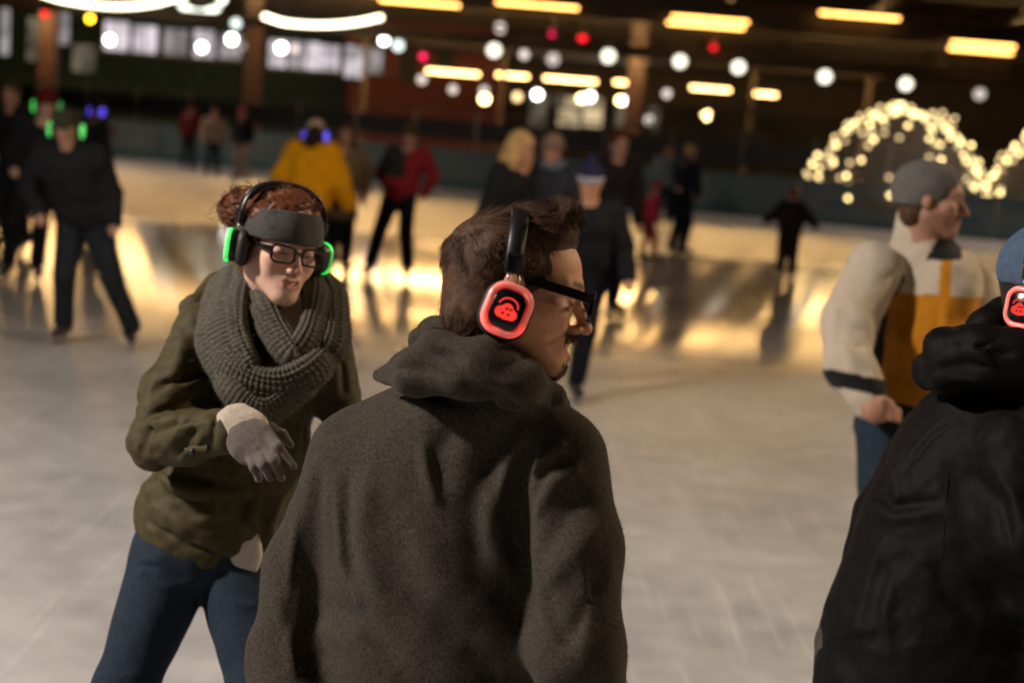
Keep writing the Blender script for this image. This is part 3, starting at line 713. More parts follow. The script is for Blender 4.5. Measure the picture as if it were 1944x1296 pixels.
# ================================================================== PEOPLE: shared builders
def frame(f, u):
    """rows: right, forward, up of a head or body"""
    f = nrm(f); r = nrm(np.cross(f, u)); return np.array((r, f, np.cross(r, f)))
class HF:
    def __init__(s, o, ax, k=1.0): s.o = np.asarray(o, float); s.ax = np.asarray(ax, float); s.k = k
    def __call__(s, x, y, z): return s.o+s.k*(x*s.ax[0]+y*s.ax[1]+z*s.ax[2])
    def loc(s, V): return (np.asarray(V)-s.o) @ s.ax.T/s.k
    def e(s, c, r): return ell(s(*c), np.asarray(r)*s.k, s.ax)
    def r(s, a, b, ra, rb=None): return rc(s(*a), s(*b), ra*s.k, None if rb is None else rb*s.k)
    def c(s, pts, rs, k=.006): return chain([s(*p) for p in pts], [q*s.k for q in rs] if np.ndim(rs) else rs*s.k, k*s.k)
def add_head(sh, H, mouth='closed', male=True, ears=True, neck=None, fine=True, ch=.083):
    k = H.k; e, r = H.e, H.r; m = 1.0 if male else 0.0; fw = 1.0 if male else .92
    sh.u(e((0, -.012, .055-(.083-ch)*.3), (.077, .094, ch)), 0)
    sh.u(e((0, .032, .045), (.068, .064, .062)), .02*k)
    sh.u(e((0, .030, -.02), ((.060+.003*m)*fw, .060, .066)), .025*k)
    for s in (-1, 1):
        sh.u(r((s*.053*fw, .0, -.045), (s*.016*fw, .070, -.092), .022, .019*fw), .03*k)
        sh.u(e((s*.043*fw, .060, -.014), (.022, .022, .018)), .02*k)
    sh.u(e((0, .076, -.092), (.021+.003*m, .019, .018)), .015*k)
    sh.u(e((0, .074, -.055), (.030, .023, .026)), .02*k)
    if fine:
        sh.u(H.c([(-.046, .068, .028), (-.02, .088, .031), (0, .091, .028), (.02, .088, .031), (.046, .068, .028)], .009+.002*m), .015*k)
        for s in (-1, 1):
            sh.s(e((s*.031, .099, .010), (.019, .014, .012)), .012*k)
            sh.u(e((s*.031, .0775, .009), (.0150, .0130, .0118)), .004*k)
            sh.u(r((s*.019, .089, .0035), (s*.042, .081, .0045), .0026), .004*k)
    sh.u(H.c([(0, .090, .022), (0, .103, -.002), (0, .115, -.024)], [.0085*fw, .0078*fw, .0100*fw]), .008*k)
    sh.u(e((0, .117, -.027), (.0115*fw*fw, .0105, .0095*fw)), .006*k)
    for s in (-1, 1):
        sh.u(e((s*.0125*fw*fw, .102, -.031), (.0075*fw, .010, .0075*fw)), .006*k)
        if fine: sh.s(e((s*.006, .111, -.0375), (.0035, .005, .004)), .003*k)
    if mouth == 'smile':
        sh.u(H.c([(-.027, .079, -.049), (-.014, .092, -.0535), (0, .0975, -.0545), (.014, .092, -.0535), (.027, .079, -.049)], [.0026, .0038, .0044, .0038, .0026]), .005*k)
        sh.u(H.c([(-.027, .079, -.050), (-.014, .091, -.0650), (0, .0955, -.0700), (.014, .091, -.0650), (.027, .079, -.050)], [.0028, .0058, .0072, .0058, .0028]), .005*k)
        sh.s(H.c([(-.022, .086, -.0515), (-.011, .096, -.0585), (0, .100, -.0615), (.011, .096, -.0585), (.022, .086, -.0515)], [.0014, .0026, .0030, .0026, .0014]), .003*k)
        for s in (-1, 1): sh.u(e((s*.039, .063, -.032), (.015, .015, .018)), .022*k)
    elif mouth == 'open':
        sh.u(H.c([(-.024, .082, -.053), (0, .101, -.048), (.024, .082, -.053)], [.003, .0055, .003]), .005*k)
        sh.u(H.c([(-.022, .079, -.060), (0, .097, -.074), (.022, .079, -.060)], [.003, .0065, .003]), .005*k)
        sh.s(H.c([(-.020, .086, -.056), (0, .106, -.0615), (.020, .086, -.056)], [.0025, .0072, .0025]), .003*k)
    elif fine:
        sh.u(H.c([(-.024, .083, -.056), (0, .099, -.0535), (.024, .083, -.056)], [.003, .005, .003]), .005*k)
        sh.u(H.c([(-.022, .082, -.0605), (0, .097, -.064), (.022, .082, -.0605)], [.003, .006, .003]), .005*k)
        sh.s(H.c([(-.023, .089, -.058), (0, .105, -.059), (.023, .089, -.058)], .0014), .002*k)
    if ears:
        for s in (-1, 1): sh.u(e((s*.080, -.008, .003), (.009, .018, .031)), .008*k)
    nk = neck if neck is not None else H(0, -.045, -.17)
    sh.u(rc(H(0, -.022, -.03), nk, .056*k*(.9+.1*m), .060*k*(.88+.12*m)), .03*k)
def skin_colf(H, base, lip=(.34, .12, .11), stub=0.0, beard=(.05, .03, .02), blush=.25):
    base = np.array(base)
    def f(V):
        x, y, z = H.loc(V).T; c = np.tile(base, (len(V), 1))*(1+.05*vnoise(V, 60)[:, None])
        ax = np.abs(x)
        def mix(w, col): 
            nonlocal c
            w = np.clip(w, 0, 1)[:, None]; c = c*(1-w)+np.asarray(col)*w
        mix(blush*np.exp(-((ax-.042)/.018)**2-((z+.02)/.018)**2)*(y > .03), base*np.array((1.0, .62, .58)))
        mix(.5*np.exp(-(ax/.014)**2-((z+.027)/.012)**2)*(y > .1), base*np.array((1.0, .62, .58)))
        lipw = np.exp(-((z+.060+.0)/.011)**4)*np.exp(-(ax/.026)**4)*(y > .082)
        mix(lipw*.8, lip)
        br = np.exp(-((z-.034+.18*(ax-.03)**2*50*.1)/.0045)**2)*(ax > .011)*(ax < .05)*(y > .055); mix(br*.85, beard)
        mix(np.exp(-((z-.0030)/.0030)**2)*np.exp(-((ax-.031)/.014)**4)*(y > .07)*.95, np.array(beard)*.6)
        if stub:
            n = vnoise(V, 350)*.25+.85
            mo = np.exp(-((z+.0445-.16*np.clip(ax-.008, 0, 1))/.008)**4)*np.exp(-(ax/.034)**6)*(y > .07)*(1-np.clip(lipw*1.5, 0, 1))
            ch = np.exp(-((z+.092)/.016)**4)*np.exp(-(ax/.024)**4)*(y > .05)
            jw = np.exp(-((z+.085-.6*np.clip(.07-y, 0, 1))/.028)**4)*(y > -.03)*.45
            mix(stub*n*np.maximum(np.maximum(mo, ch*.85), jw), beard)
        return c
    return f
def hair_on(cap, n, flow, length, mat_, parent, lift=.25, curl=0.0, k=6, seed=1, r0=.00055, r1=.0002, keep=None, name='hair_strands', freq=2.0, rootin=.006, noise=.35):
    g = np.random.default_rng(seed); me = cap.data; V = vcoords(me); N = vnormals(me); off = np.array(cap.matrix_world.translation) if False else 0
    idx = np.arange(len(V)) if keep is None else np.nonzero(keep(V))[0]
    idx = g.choice(idx, n); p = V[idx]+g.normal(0, .0015, (n, 3)); nn = N[idx]
    fl = flow(p); fl = fl-(fl*nn).sum(1)[:, None]*nn; fl /= np.linalg.norm(fl, axis=1)[:, None]+1e-6
    wob = np.stack([vnoise(p, 45, 3+i) for i in range(3)], 1)*noise+g.normal(0, noise*.35, (n, 3))
    d = fl+nn*lift*(.6+.8*g.random((n, 1)))+wob; d /= np.linalg.norm(d, axis=1)[:, None]
    ln = (length(p) if callable(length) else np.full(n, length))*g.uniform(.55, 1.25, n)
    S = np.zeros((n, k, 3)); ph = g.uniform(0, 6.28, n); sd = np.cross(d, nn)
    for i in range(k):
        t = i/(k-1)
        S[:, i] = p-nn*rootin+d*(ln*t)[:, None]-nn*(ln*lift*.5*t*t)[:, None]
        if curl: S[:, i] += curl*t**.5*(np.cos(ph+freq*6.28*t)[:, None]*sd+np.sin(ph+freq*6.28*t)[:, None]*nn)
    return hair(name, S, mat_, parent, r0, r1)
def fuzz(ob, n, length, mat_, parent, name='fibres', seed=3, r=.00018, lift=.6, keep=None, gravity=(0, 0, -.3)):
    g = np.random.default_rng(seed); V = vcoords(ob.data); N = vnormals(ob.data)
    idx = np.arange(len(V)) if keep is None else np.nonzero(keep(V))[0]
    i = g.choice(idx, n); p = V[i]+g.normal(0, .002, (n, 3)); nn = N[i]
    d = nn*lift+g.normal(0, .6, (n, 3))+np.asarray(gravity); d /= np.linalg.norm(d, axis=1)[:, None]
    b = g.normal(0, .5, (n, 3)); ln = length*g.uniform(.4, 1.3, (n, 1))
    S = np.stack([p-nn*.001, p+d*ln*.5+b*ln*.08, p+d*ln+b*ln*.3], 1)
    return hair(name, S, mat_, parent, r, r*.5)

# ------------------------------------------------------------------ headphones
M_bplast = mat('headphone_black_plastic', (.012, .012, .013), .35, bump=.1, bs=400, bd=.0005)
M_bleather = mat('headphone_padding', (.018, .016, .015), .55, bump=.3, bs=300, bd=.001)
M_chrome = mat('slider_metal', (.6, .56, .5), .25, 1.0)
M_plate = mat('headphone_face_plate', (.008, .008, .009), .18)
def ledmat(name, hot, pale, s):
    m = bpy.data.materials.new(name); m.use_nodes = True; nt = m.node_tree; b = nt.nodes['Principled BSDF']; L = nt.links
    tc = nt.nodes.new('ShaderNodeTexCoord'); n = nt.nodes.new('ShaderNodeTexNoise'); n.inputs['Scale'].default_value = 24; n.inputs['Detail'].default_value = 1
    L.new(tc.outputs['Object'], n.inputs['Vector']); mr = nt.nodes.new('ShaderNodeMapRange'); mr.inputs[1].default_value = .38; mr.inputs[2].default_value = .6
    mr.inputs[3].default_value = s*.22; mr.inputs[4].default_value = s; L.new(n.outputs['Fac'], mr.inputs[0]); L.new(mr.outputs[0], b.inputs['Emission Strength'])
    b.inputs['Emission Color'].default_value = (*hot, 1); b.inputs['Base Color'].default_value = (*pale, 1); b.inputs['Roughness'].default_value = .25
    return m
LED = {'red': ledmat('led_red', (1, .035, .02), (.75, .35, .32), 1.35), 'green': ledmat('led_green', (.0, 1, .09), (.4, .75, .45), 1.15), 'blue': ledmat('led_blue', (.10, .06, 1), (.4, .4, .75), 3.2)}
EMB = {'red': glow('emblem_red', (1, .05, .035), 1.1), 'green': glow('emblem_green', (.02, 1, .12), 1.1), 'blue': glow('emblem_blue', (.15, .1, 1), 1.5)}
def rrect(w, h, r, n=6):
    o = []
    for cx, cy, a0 in ((w/2-r, h/2-r, 0), (-w/2+r, h/2-r, 90), (-w/2+r, -h/2+r, 180), (w/2-r, -h/2+r, 270)):
        for a in np.linspace(a0, a0+90, n): o.append((cx+r*math.cos(R_(a)), cy+r*math.sin(R_(a))))
    return o
def headphones(H, led, label, half=.088, cz=-.012, cy=.0, top=.150, tilt=0.0, cw=.074, ch=.092, bandw=.028, fine=True, cuprot=0.0, ring=.0072, sides=(-1, 1), group='light-up headphones', splay=0.0, toe=0.0):
    t = empty('headphones', tuple(H(0, 0, cz))); tag(t, label, 'headphones', group)
    ct, st = math.cos(tilt), math.sin(tilt)
    def pt(x, y, z): return H(x, cy+y*ct-z*st, cz+y*st+z*ct)           # tilt>0 leans the band back
    for s in sides:
        cr, sr = math.cos(cuprot), math.sin(cuprot)
        def cp(x, y, z):
            y, z = y*cr-z*sr, y*sr+z*cr
            x, y = x*math.cos(toe)+y*math.sin(toe), y*math.cos(toe)-x*math.sin(toe)
            return pt(s*(half+x+splay*z), y, z)
        out = rrect(cw, ch, .024)
        def loft(secs, name, m, par, cap=True):
            V = []; F = []; n = len(out)
            for x, k in secs: V += [cp(x, a*k, b*k) for a, b in out]
            for i in range(len(secs)-1):
                for j in range(n):
                    q = (i*n+j, i*n+(j+1) % n, (i+1)*n+(j+1) % n, (i+1)*n+j); F.append(q if s > 0 else q[::-1])
            a = tuple(range(n)); b = tuple((len(secs)-1)*n+j for j in range(n))
            F += [a[::-1] if s > 0 else a, b if s > 0 else b[::-1]]
            return meshobj(name, V, F, m, par)
        cup = loft(((-.002, .82), (.003, .93), (.012, .97), (.020, .93), (.023, .86)), 'ear_cup', M_bplast, t)
        loft(((.0205, .74), (.0275, .73), (.0288, .69)), 'face_plate', M_plate, cup)
        sec = [(ring*math.cos(a), ring*math.sin(a)) for a in np.linspace(0, 6.2832, 8, endpoint=False)]
        rp = [cp(.0225, a*.87, b*.88) for a, b in rrect(cw, ch, .024, 8)]
        MB().sweep(rp, sec, True, H.ax[0]).obj('glow_ring', LED[led], cup, True)
        MB().sweep([cp(-.010, a*.78, b*.8) for a, b in out], [(.013*math.cos(a), .013*math.sin(a)) for a in np.linspace(0, 6.2832, 8, endpoint=False)], True, H.ax[0]).obj('ear_cushion', M_bleather, cup, True)
        if fine:
            em = MB()
            def disc(y0, z0, ry, rz, x, n=20):
                V = [cp(x, y0, z0)]+[cp(x, y0+ry*math.cos(a), z0+rz*math.sin(a)) for a in np.linspace(0, 6.2832, n, endpoint=False)]
                return V, [(0, 1+i, 1+(i+1) % n) if s > 0 else (0, 1+(i+1) % n, 1+i) for i in range(n)]
            for y0, z0, ry, rz in ((-.0078, -.006, .0092, .0085), (.0078, -.006, .0092, .0085), (0, -.0015, .0098, .0105), (0, -.0095, .010, .006)): em.add(*disc(y0, z0, ry, rz, .0292+.0001*abs(y0)*10))
            A = np.linspace(R_(5), R_(175), 14)
            em.sweep([cp(.0292, .0145*math.cos(a), .004+.0125*math.sin(a)) for a in A], [(-.0012, -.0002), (.0012, -.0002), (.0012, .0004), (-.0012, .0004)], False, H.ax[0])
            em.obj('emblem', EMB[led], cup)
            dm = MB()
            for y0, z0, ry, rz in ((-.001, .0006, .002, .0018), (.005, .0012, .0026, .0014), (-.0045, -.007, .002, .0018), (.0042, -.007, .002, .0018)): dm.add(*disc(y0, z0, ry, rz, .0299, 10))
            dm.obj('emblem_mark', M_plate, cup)
            for yy in (-.009, .009):
                MB().tube([cp(.012, yy, ch/2-.006), pt(s*(half+.008), yy*.9, ch/2+.020)], .0016, 6).obj('slider_rod', M_chrome, cup, True)
            MB().box(pt(s*(half+.008), 0, ch/2+.030), (.012, .024, .030), np.array((H.ax[0], H.ax[1], H.ax[2])).T, .003).obj('slider_block', M_bplast, cup)
            sb = MB()
            for dy in (-.0095, .0095): sb.box(pt(s*(half+.0147), dy, ch/2+.031), (.0015, .002, .024), H.ax.T)
            sb.box(pt(s*(half+.0147), 0, ch/2+.042), (.0015, .017, .002), H.ax.T); sb.obj('slider_clip', M_chrome, cup)
    z0 = ch/2+.022
    n = 33; A = np.linspace(0, math.pi, n); pts = []; ups = []
    for a in A:
        x = (half+.009)*np.sign(math.cos(a))*abs(math.cos(a))**.85; z = z0+(top-cz-z0)*math.sin(a)**.75
        pts.append(pt(x, 0, z))
    c0 = pt(0, 0, z0*.4)
    ups = np.array([p_-c0 for p_ in pts]); bw = bandw/2
    MB().sweep(pts, [(-bw, 0), (-bw*.8, -.003), (bw*.8, -.003), (bw, 0), (bw*.85, .0035), (0, .0045), (-bw*.85, .0035)], False, ups).obj('headband', M_bplast, t, True)
    if fine:
        pp = [p_-nrm(p_-c0)*.007 for p_ in pts[5:-5]]
        MB().sweep(pp, [(-bw*.9, -.002), (0, -.006), (bw*.9, -.002), (bw*.9, .003), (-bw*.9, .003)], False, ups[5:-5]).obj('headband_pad', M_bleather, t, True)
    return t

# ------------------------------------------------------------------ glasses
M_gframe = mat('glasses_acetate', (.008, .007, .007), .22, coat=.3)
def lensmat():
    m = bpy.data.materials.new('lens_glass'); m.use_nodes = True; nt = m.node_tree; nt.nodes.clear()
    a = nt.nodes.new('ShaderNodeBsdfTransparent'); a.inputs[0].default_value = (.93, .93, .93, 1); g_ = nt.nodes.new('ShaderNodeBsdfGlossy'); g_.inputs['Roughness'].default_value = .02
    f = nt.nodes.new('ShaderNodeFresnel'); x = nt.nodes.new('ShaderNodeMixShader'); o = nt.nodes.new('ShaderNodeOutputMaterial')
    nt.links.new(f.outputs[0], x.inputs[0]); nt.links.new(a.outputs[0], x.inputs[1]); nt.links.new(g_.outputs[0], x.inputs[2]); nt.links.new(x.outputs[0], o.inputs[0]); return m
M_lensg = lensmat()
def glasses(H, label, yf=.112, zc=.006, w=.052, h=.034, th=.0036, tempz=.016, tt=.006, earz=.010, half=.070):
    t = empty('eyeglasses', tuple(H(0, yf, zc))); tag(t, label, 'glasses')
    def wrap(x): return yf-.9*x*x*1.6
    fr = MB()
    for s in (-1, 1):
        cx = s*(w/2+.009)
        path = [H(cx+a, wrap(cx+a), zc+b+(.003 if (a*s > 0 and b > 0) else 0)) for a, b in rrect(w, h, .012, 6)]
        fr.sweep(path, [(-.0022, -th/2), (.0022, -th/2), (.0022, th/2), (-.0022, th/2)], True, H.ax[1])
    fr.sweep([H(x, wrap(x)+.001, zc+.007) for x in (-.012, -.006, 0, .006, .012)], [(-.0025, -.002), (.0025, -.002), (.0025, .002), (-.0025, .002)], False, H.ax[1])
    fr.obj('frame_front', M_gframe, t)
    for s in (-1, 1):
        x0 = s*(w+.010)
        pts = [H(x0, wrap(x0)+.001, zc+tempz-.004), H(s*(half-.001), yf-.030, zc+tempz-.004+(earz-zc-tempz+.004)*.25), H(s*half, .03, zc+tempz-.004+(earz-zc-tempz+.004)*.72), H(s*(half+.002), -.005, earz), H(s*(half+.001), -.03, earz-.004)]
        MB().sweep(spline(pts, 14), [(-tt*.3, -tt), (tt*.3, -tt), (tt*.3, tt), (-tt*.3, tt)], False, H.ax[2]).obj('temple', M_gframe, t)
        cx = s*(w/2+.009); V = [H(cx, wrap(cx)-.0005, zc)]+[H(cx+a, wrap(cx+a)-.0005, zc+b) for a, b in rrect(w-.002, h-.002, .011, 6)]
        n = len(V)-1; meshobj('lens', V, [(0, 1+i, 1+(i+1) % n) for i in range(n)], M_lensg, t)
    return t
M_teeth = mat('teeth', (.75, .68, .58), .3)
M_mouth = mat('mouth_inside', (.05, .012, .012), .5)
M_blade = mat('skate_steel', (.5, .5, .5), .25, 1.0)
M_boot = mat('skate_boot_black', (.012, .012, .013), .4)
M_bootw = mat('skate_boot_tan', (.16, .13, .1), .5)
def skate(o, fdir, parent, m=None, k=1.0):
    f = nrm((fdir[0], fdir[1], 0)); r = np.array((f[1], -f[0], 0)); o = np.array((o[0], o[1], 0.0))
    q = lambda a, b, c: o+k*(a*r+b*f+np.array((0, 0, c)))
    sh = Sh(); sh.u(chain([q(0, -.06, .11), q(0, .05, .10), q(0, .15, .095)], [.042*k, .042*k, .036*k], .02)); sh.u(rc(q(0, -.055, .12), q(0, -.06, .26), .046*k, .052*k), .03)
    b = sculpt('skate', sh, .012, m or M_boot, parent)
    mb = MB(); M = np.array((r, f, (0, 0, 1))).T
    mb.box(q(0, .05, .018), (.005, .29*k, .03), M); 
    for y in (-.04, .13): mb.box(q(0, y, .05), (.02, .05, .045), M)
    mb.obj('blade', M_blade, b)
# ================================================================== MAN IN THE GREY HOODIE
M_skin = mat('skin', (.5, .3, .2), .58, attr=True, spec=.25, sss=.2, bump=.12, bs=500, bd=.0006, var=.12, vs=90)
M_hairbr = mat('hair_dark_brown', (.070, .036, .020), .7, spec=.2, var=.5, vs=60)
M_fleece = mat('heather_fleece', (.048, .039, .031), .95, spec=.08, sheen=.05, var=.62, vs=280, vst=(1, 1, .7), bump=.5, bs=420, bd=.0025)
M_fib = mat('fleece_fibre', (.08, .067, .055), .9, spec=.05)
man = empty('person', tuple(G(880, 2950)[:2])+(0,)); tag(man, 'bearded man in grey hooded fleece with black glasses, seen from behind in the centre', 'person', 'people in the foreground')
f0 = math.cos(R_(3))*RIGHT+math.sin(R_(3))*FWD
f_ = math.cos(R_(11))*f0-math.sin(R_(11))*UP
MH = HF(P(976, 564, 2.18), frame(f_, UP+.03*FWD), 1.0)
sh = Sh(); add_head(sh, MH, 'open', True, True, P(915, 765, 2.25), ch=.070)
sh.u(ell(P(880, 880, 2.31), (.10, .10, .05), np.array((RIGHT, UP, FWD))), .05)
mbody = sculpt('body', sh, .0026, M_skin, man, skin_colf(MH, (.62, .325, .20), (.40, .13, .11), .7, (.07, .036, .02), .2), hi=np.maximum(sh.hi, 0), lo=sh.lo)
sh = Sh(); sh.u(MH.c([(-.017, .080, -.0545), (0, .0925, -.0545), (.017, .080, -.0545)], [.004, .005, .004])); sculpt('teeth', sh, .0015, M_teeth, man)
# hair cap
sh = Sh(); sh.u(MH.e((0, -.017, .049), (.086, .102, .080)))
sh.u(MH.e((0, -.050, -.027), (.068, .058, .075)), .03)
sh.u(MH.e((0, .018, .104), (.064, .058, .034)), .03)
sh.u(MH.e((.010, .046, .114), (.048, .028, .020)), .02)
sh.s(MH.e((0, .142, .008), (.12, .083, .097)), .012)
sh.s(MH.e((0, .075, -.055), (.12, .085, .075)), .012)
sh.s(MH.e((0, -.05, -.127), (.1, .1, .045)), .012)
sh.noise(40, .0025, 2, (1, 1, .6)).noise(120, .001, 4)
cap = sculpt('hair', sh, .003, M_hairbr, man)
def mflow(p):
    x, y, z = MH.loc(p).T; top = np.clip((z-.062)/.05, 0, 1)
    fr = np.clip((y-.0)/.06, 0, 1); v = np.stack((x*3, -.55+top*(1.45-.9*fr), -1+top*(1.2+.8*fr)), 1); return v @ MH.ax
def mlen(p):
    x, y, z = MH.loc(p).T; return .026+.016*np.clip((z-.07)/.05, 0, 1)+.006*np.clip(-z/.05, 0, 1)
hair_on(cap, 36000, mflow, mlen, M_hairbr, man, .08, .0010, 6, 5, .0005, .0002, noise=.11)
M_hairlt = mat('hair_brown_light', (.17, .095, .052), .6, spec=.3, var=.4, vs=80)
hair_on(cap, 3500, mflow, mlen, M_hairlt, man, .10, .0012, 6, 9, .0005, .0002, noise=.14, name='hair_highlights')
# beard
def face_keep(fn):
    def k(V):
        x, y, z = MH.loc(V).T; return fn(np.abs(x), y, z)
    return k
M_beard = mat('beard_brown', (.085, .045, .025), .7, spec=.2, var=.4, vs=80)
down = lambda p: np.tile(.25*MH.ax[1]-MH.ax[2], (len(p), 1))
hair_on(mbody, 900, down, .007, M_beard, man, .25, 0, 4, 3, .00028, .00015, face_keep(lambda x, y, z: (z < -.0385+.1*x*0) & (z > -.0475-.28*np.clip(x-.012, 0, 1)) & (x < .030) & (y > .078)), 'moustache', noise=.3, rootin=.001)
hair_on(mbody, 1200, down, .008, M_beard, man, .3, 0, 4, 4, .00028, .00015, face_keep(lambda x, y, z: (z < -.082) & (x < .026) & (y > .055)), 'goatee', noise=.4, rootin=.001)
# hoodie
CA = np.array((RIGHT, UP, FWD)); wd = nrm(RIGHT*.93-FWD*.36); dp = nrm(FWD*.93+RIGHT*.36); TB = np.array((wd, UP, dp))
ho = Sh()
ho.u(ell(P(850, 905, 2.28), (.205, .16, .125), TB), .05)
ho.u(ell(P(835, 1120, 2.30), (.195, .26, .145), TB), .08)
ho.u(ell(P(835, 1400, 2.32), (.185, .26, .145), TB), .08)
ho.u(chain([P(672, 868, 2.33), P(590, 1075, 2.37), P(547, 1250, 2.36), P(545, 1460, 2.22)], [.076, .071, .066, .058], .03), .045)
ho.u(chain([P(1062, 868, 2.18), P(1092, 1040, 2.16), P(1098, 1230, 2.14), P(1140, 1470, 2.26)], [.074, .071, .069, .06], .03), .04)
ho.u(rc(P(900, 780, 2.26), P(960, 760, 2.22), .10, .085), .05)
# hood lying on the shoulders
ho.u(chain([P(715, 712, 2.22), P(790, 706, 2.13), P(890, 714, 2.09), P(980, 735, 2.10), P(1035, 770, 2.16)], [.012, .027, .030, .030, .022], .02), .012)
ho.u(chain([P(760, 690, 2.20), P(830, 668, 2.14), P(920, 690, 2.10), P(1000, 725, 2.11), P(1048, 752, 2.17)], [.016, .027, .029, .027, .019], .02), .010)
ho.u(chain([P(800, 645, 2.22), P(850, 632, 2.18), P(930, 668, 2.12), P(1005, 712, 2.11), P(1052, 750, 2.16), P(1062, 765, 2.24)], [.020, .022, .019, .017, .016, .014], .02), .006)
ho.u(chain([P(800, 645, 2.22), P(830, 640, 2.30), P(930, 690, 2.36), P(1040, 760, 2.32), P(1062, 768, 2.24)], [.020, .03, .035, .03, .014], .02), .01)
ho.s(chain([P(905, 640, 2.22), P(960, 700, 2.23), P(1005, 735, 2.24)], [.055, .062, .055], .02), .012)
H2 = lambda *p: [tuple(q) for q in p]
ho.i(halfspace(P(850, 1560, 2.3), -UP), .02)
for pix, w_, a in (
    # hood folds
    (H2((820, 655), (860, 672), (880, 690)), .008, -.010), (H2((790, 668), (850, 660), (890, 672)), .009, .008), (H2((700, 712), (770, 700), (850, 700)), .008, -.006),
    (H2((900, 715), (960, 735), (1030, 775)), .008, .007), (H2((870, 735), (950, 752), (1040, 790)), .010, -.010), (H2((740, 742), (850, 752), (960, 765)), .010, -.012), (H2((800, 690), (870, 712), (900, 735)), .007, -.006),
    # centre back ridge and diagonals
    (H2((802, 840), (812, 900), (830, 960)), .010, .009), (H2((870, 800), (830, 860), (838, 940)), .016, -.007), (H2((985, 790), (935, 870), (900, 960), (905, 1060)), .018, -.010), (H2((1000, 800), (965, 880), (940, 970)), .012, .008),
    (H2((920, 900), (930, 1010), (980, 1120)), .020, .009), (H2((780, 1000), (850, 1120), (960, 1230)), .026, .010), (H2((700, 900), (690, 1010), (720, 1130)), .020, .009), (H2((660, 900), (655, 1020), (668, 1150)), .014, -.008),
    (H2((640, 930), (650, 1060), (680, 1150)), .012, .007), (H2((610, 1140), (680, 1180), (760, 1260)), .018, -.014), (H2((600, 1190), (680, 1215), (760, 1290)), .018, .012), (H2((760, 1130), (880, 1220), (960, 1296)), .020, -.009), (H2((820, 1070), (930, 1160), (1000, 1280)), .016, .008),
    # left arm crease
    (H2((602, 905), (592, 1000), (592, 1100), (596, 1190)), .013, -.022), (H2((560, 985), (556, 1080), (548, 1180)), .012, .006), (H2((575, 1000), (560, 1100), (540, 1210)), .010, -.006), (H2((520, 1120), (545, 1190), (560, 1290)), .013, .007),
    # right arm creases
    (H2((1010, 845), (985, 930), (985, 1050), (1005, 1180)), .013, -.021), (H2((1075, 840), (1020, 875), (995, 925)), .008, .009), (H2((1095, 858), (1040, 890), (1005, 945)), .008, -.008), (H2((1105, 880), (1050, 915), (1012, 985)), .010, .008),
    (H2((1120, 930), (1070, 985), (1020, 1060)), .013, -.007), (H2((1130, 1000), (1080, 1060), (1025, 1120)), .014, .006), (H2((1140, 1080), (1110, 1170), (1060, 1230)), .014, -.007), (H2((1100, 1060), (1120, 1150), (1105, 1240)), .012, .006), (H2((1020, 1080), (1050, 1160), (1090, 1230)), .012, -.006)):
    ho.pf(pix, w_, a*1.9, 1.4, 4)
ho.noise(9, .006, 4, (1, 1, .6)).noise(26, .0022, 8)
hoo = sculpt('hoodie', ho, .0042, M_fleece, man)
fuzz(hoo, 36000, .0026, M_fib, man, 'fleece_pile', 4, .00016, .35, lambda V: (V @ FWD) < (P(850, 1000, 2.42) @ FWD))
# lower body, below the frame
jm = mat('denim_dark', (.02, .03, .05), .85, var=.3, vs=120, vst=(1, 1, .2), bump=.2, bs=300)
sh = Sh(); hp = P(850, 1480, 2.32); fx = G(860, 2950)
hz = hp[2]; fdir = nrm((dp[0], dp[1], 0)); rdir = nrm((wd[0], wd[1], 0)); base = np.array((hp[0], hp[1], 0))
sh.u(rc(hp-rdir*.06, hp+rdir*.06, .13), .05)
for s in (-1, 1):
    sh.u(chain([hp+rdir*.09*s, base+rdir*.12*s+fdir*.10+np.array((0, 0, .5)), base+rdir*.14*s-fdir*.02+np.array((0, 0, .17))], [.10, .075, .06], .02), .04)
    skate(base+rdir*.14*s+fdir*.02, fdir, man)
sculpt('jeans', sh, .014, jm, man)
glasses(MH, 'thick black rimmed glasses on the bearded man', yf=.118, zc=.001, w=.054, h=.040, th=.0065, tt=.0072, tempz=.016, earz=.026, half=.077)
headphones(MH, 'red', 'red glowing headphones on the man in the hooded fleece', half=.092, cz=-.028, cy=-.012, top=.131, tilt=R_(2), cw=.067, ch=.078, cuprot=R_(-13), bandw=.027, ring=.0056)
# ================================================================== WOMAN IN THE KNITTED SCARF
M_olive = mat('waxed_cotton_olive', (.058, .046, .019), .68, spec=.2, var=.35, vs=40, bump=.35, bs=500, bd=.001)
M_scarf = mat('scarf_yarn', (.092, .084, .067), .95, spec=.05, sheen=.04, var=.55, vs=160, bump=.5, bs=600, bd=.0015)
M_yarn = mat('scarf_fluff', (.15, .135, .105), .9, spec=.05)
M_auburn = mat('hair_auburn', (.135, .04, .013), .5, spec=.3, var=.45, vs=50)
M_band = mat('fleece_headband', (.062, .058, .058), .9, spec=.15, sheen=.15, var=.25, vs=200, bump=.3, bs=350, bd=.0012)
M_denim = mat('denim_blue', (.014, .024, .040), .85, spec=.2, var=.35, vs=160, vst=(1, 1, .15), bump=.25, bs=500, bd=.001)
M_glove = mat('glove_knit_grey', (.125, .105, .095), .92, spec=.1, sheen=.1, var=.2, vs=150, bump=.35, bs=420, bd=.0012)
M_cuff = mat('cuff_knit_cream', (.46, .39, .32), .92, spec=.1, sheen=.1, var=.15, vs=150, bump=.35, bs=420, bd=.0012)
M_shirt = mat('shirt_cream', (.55, .50, .44), .9, var=.1, vs=60, bump=.2, bs=200)
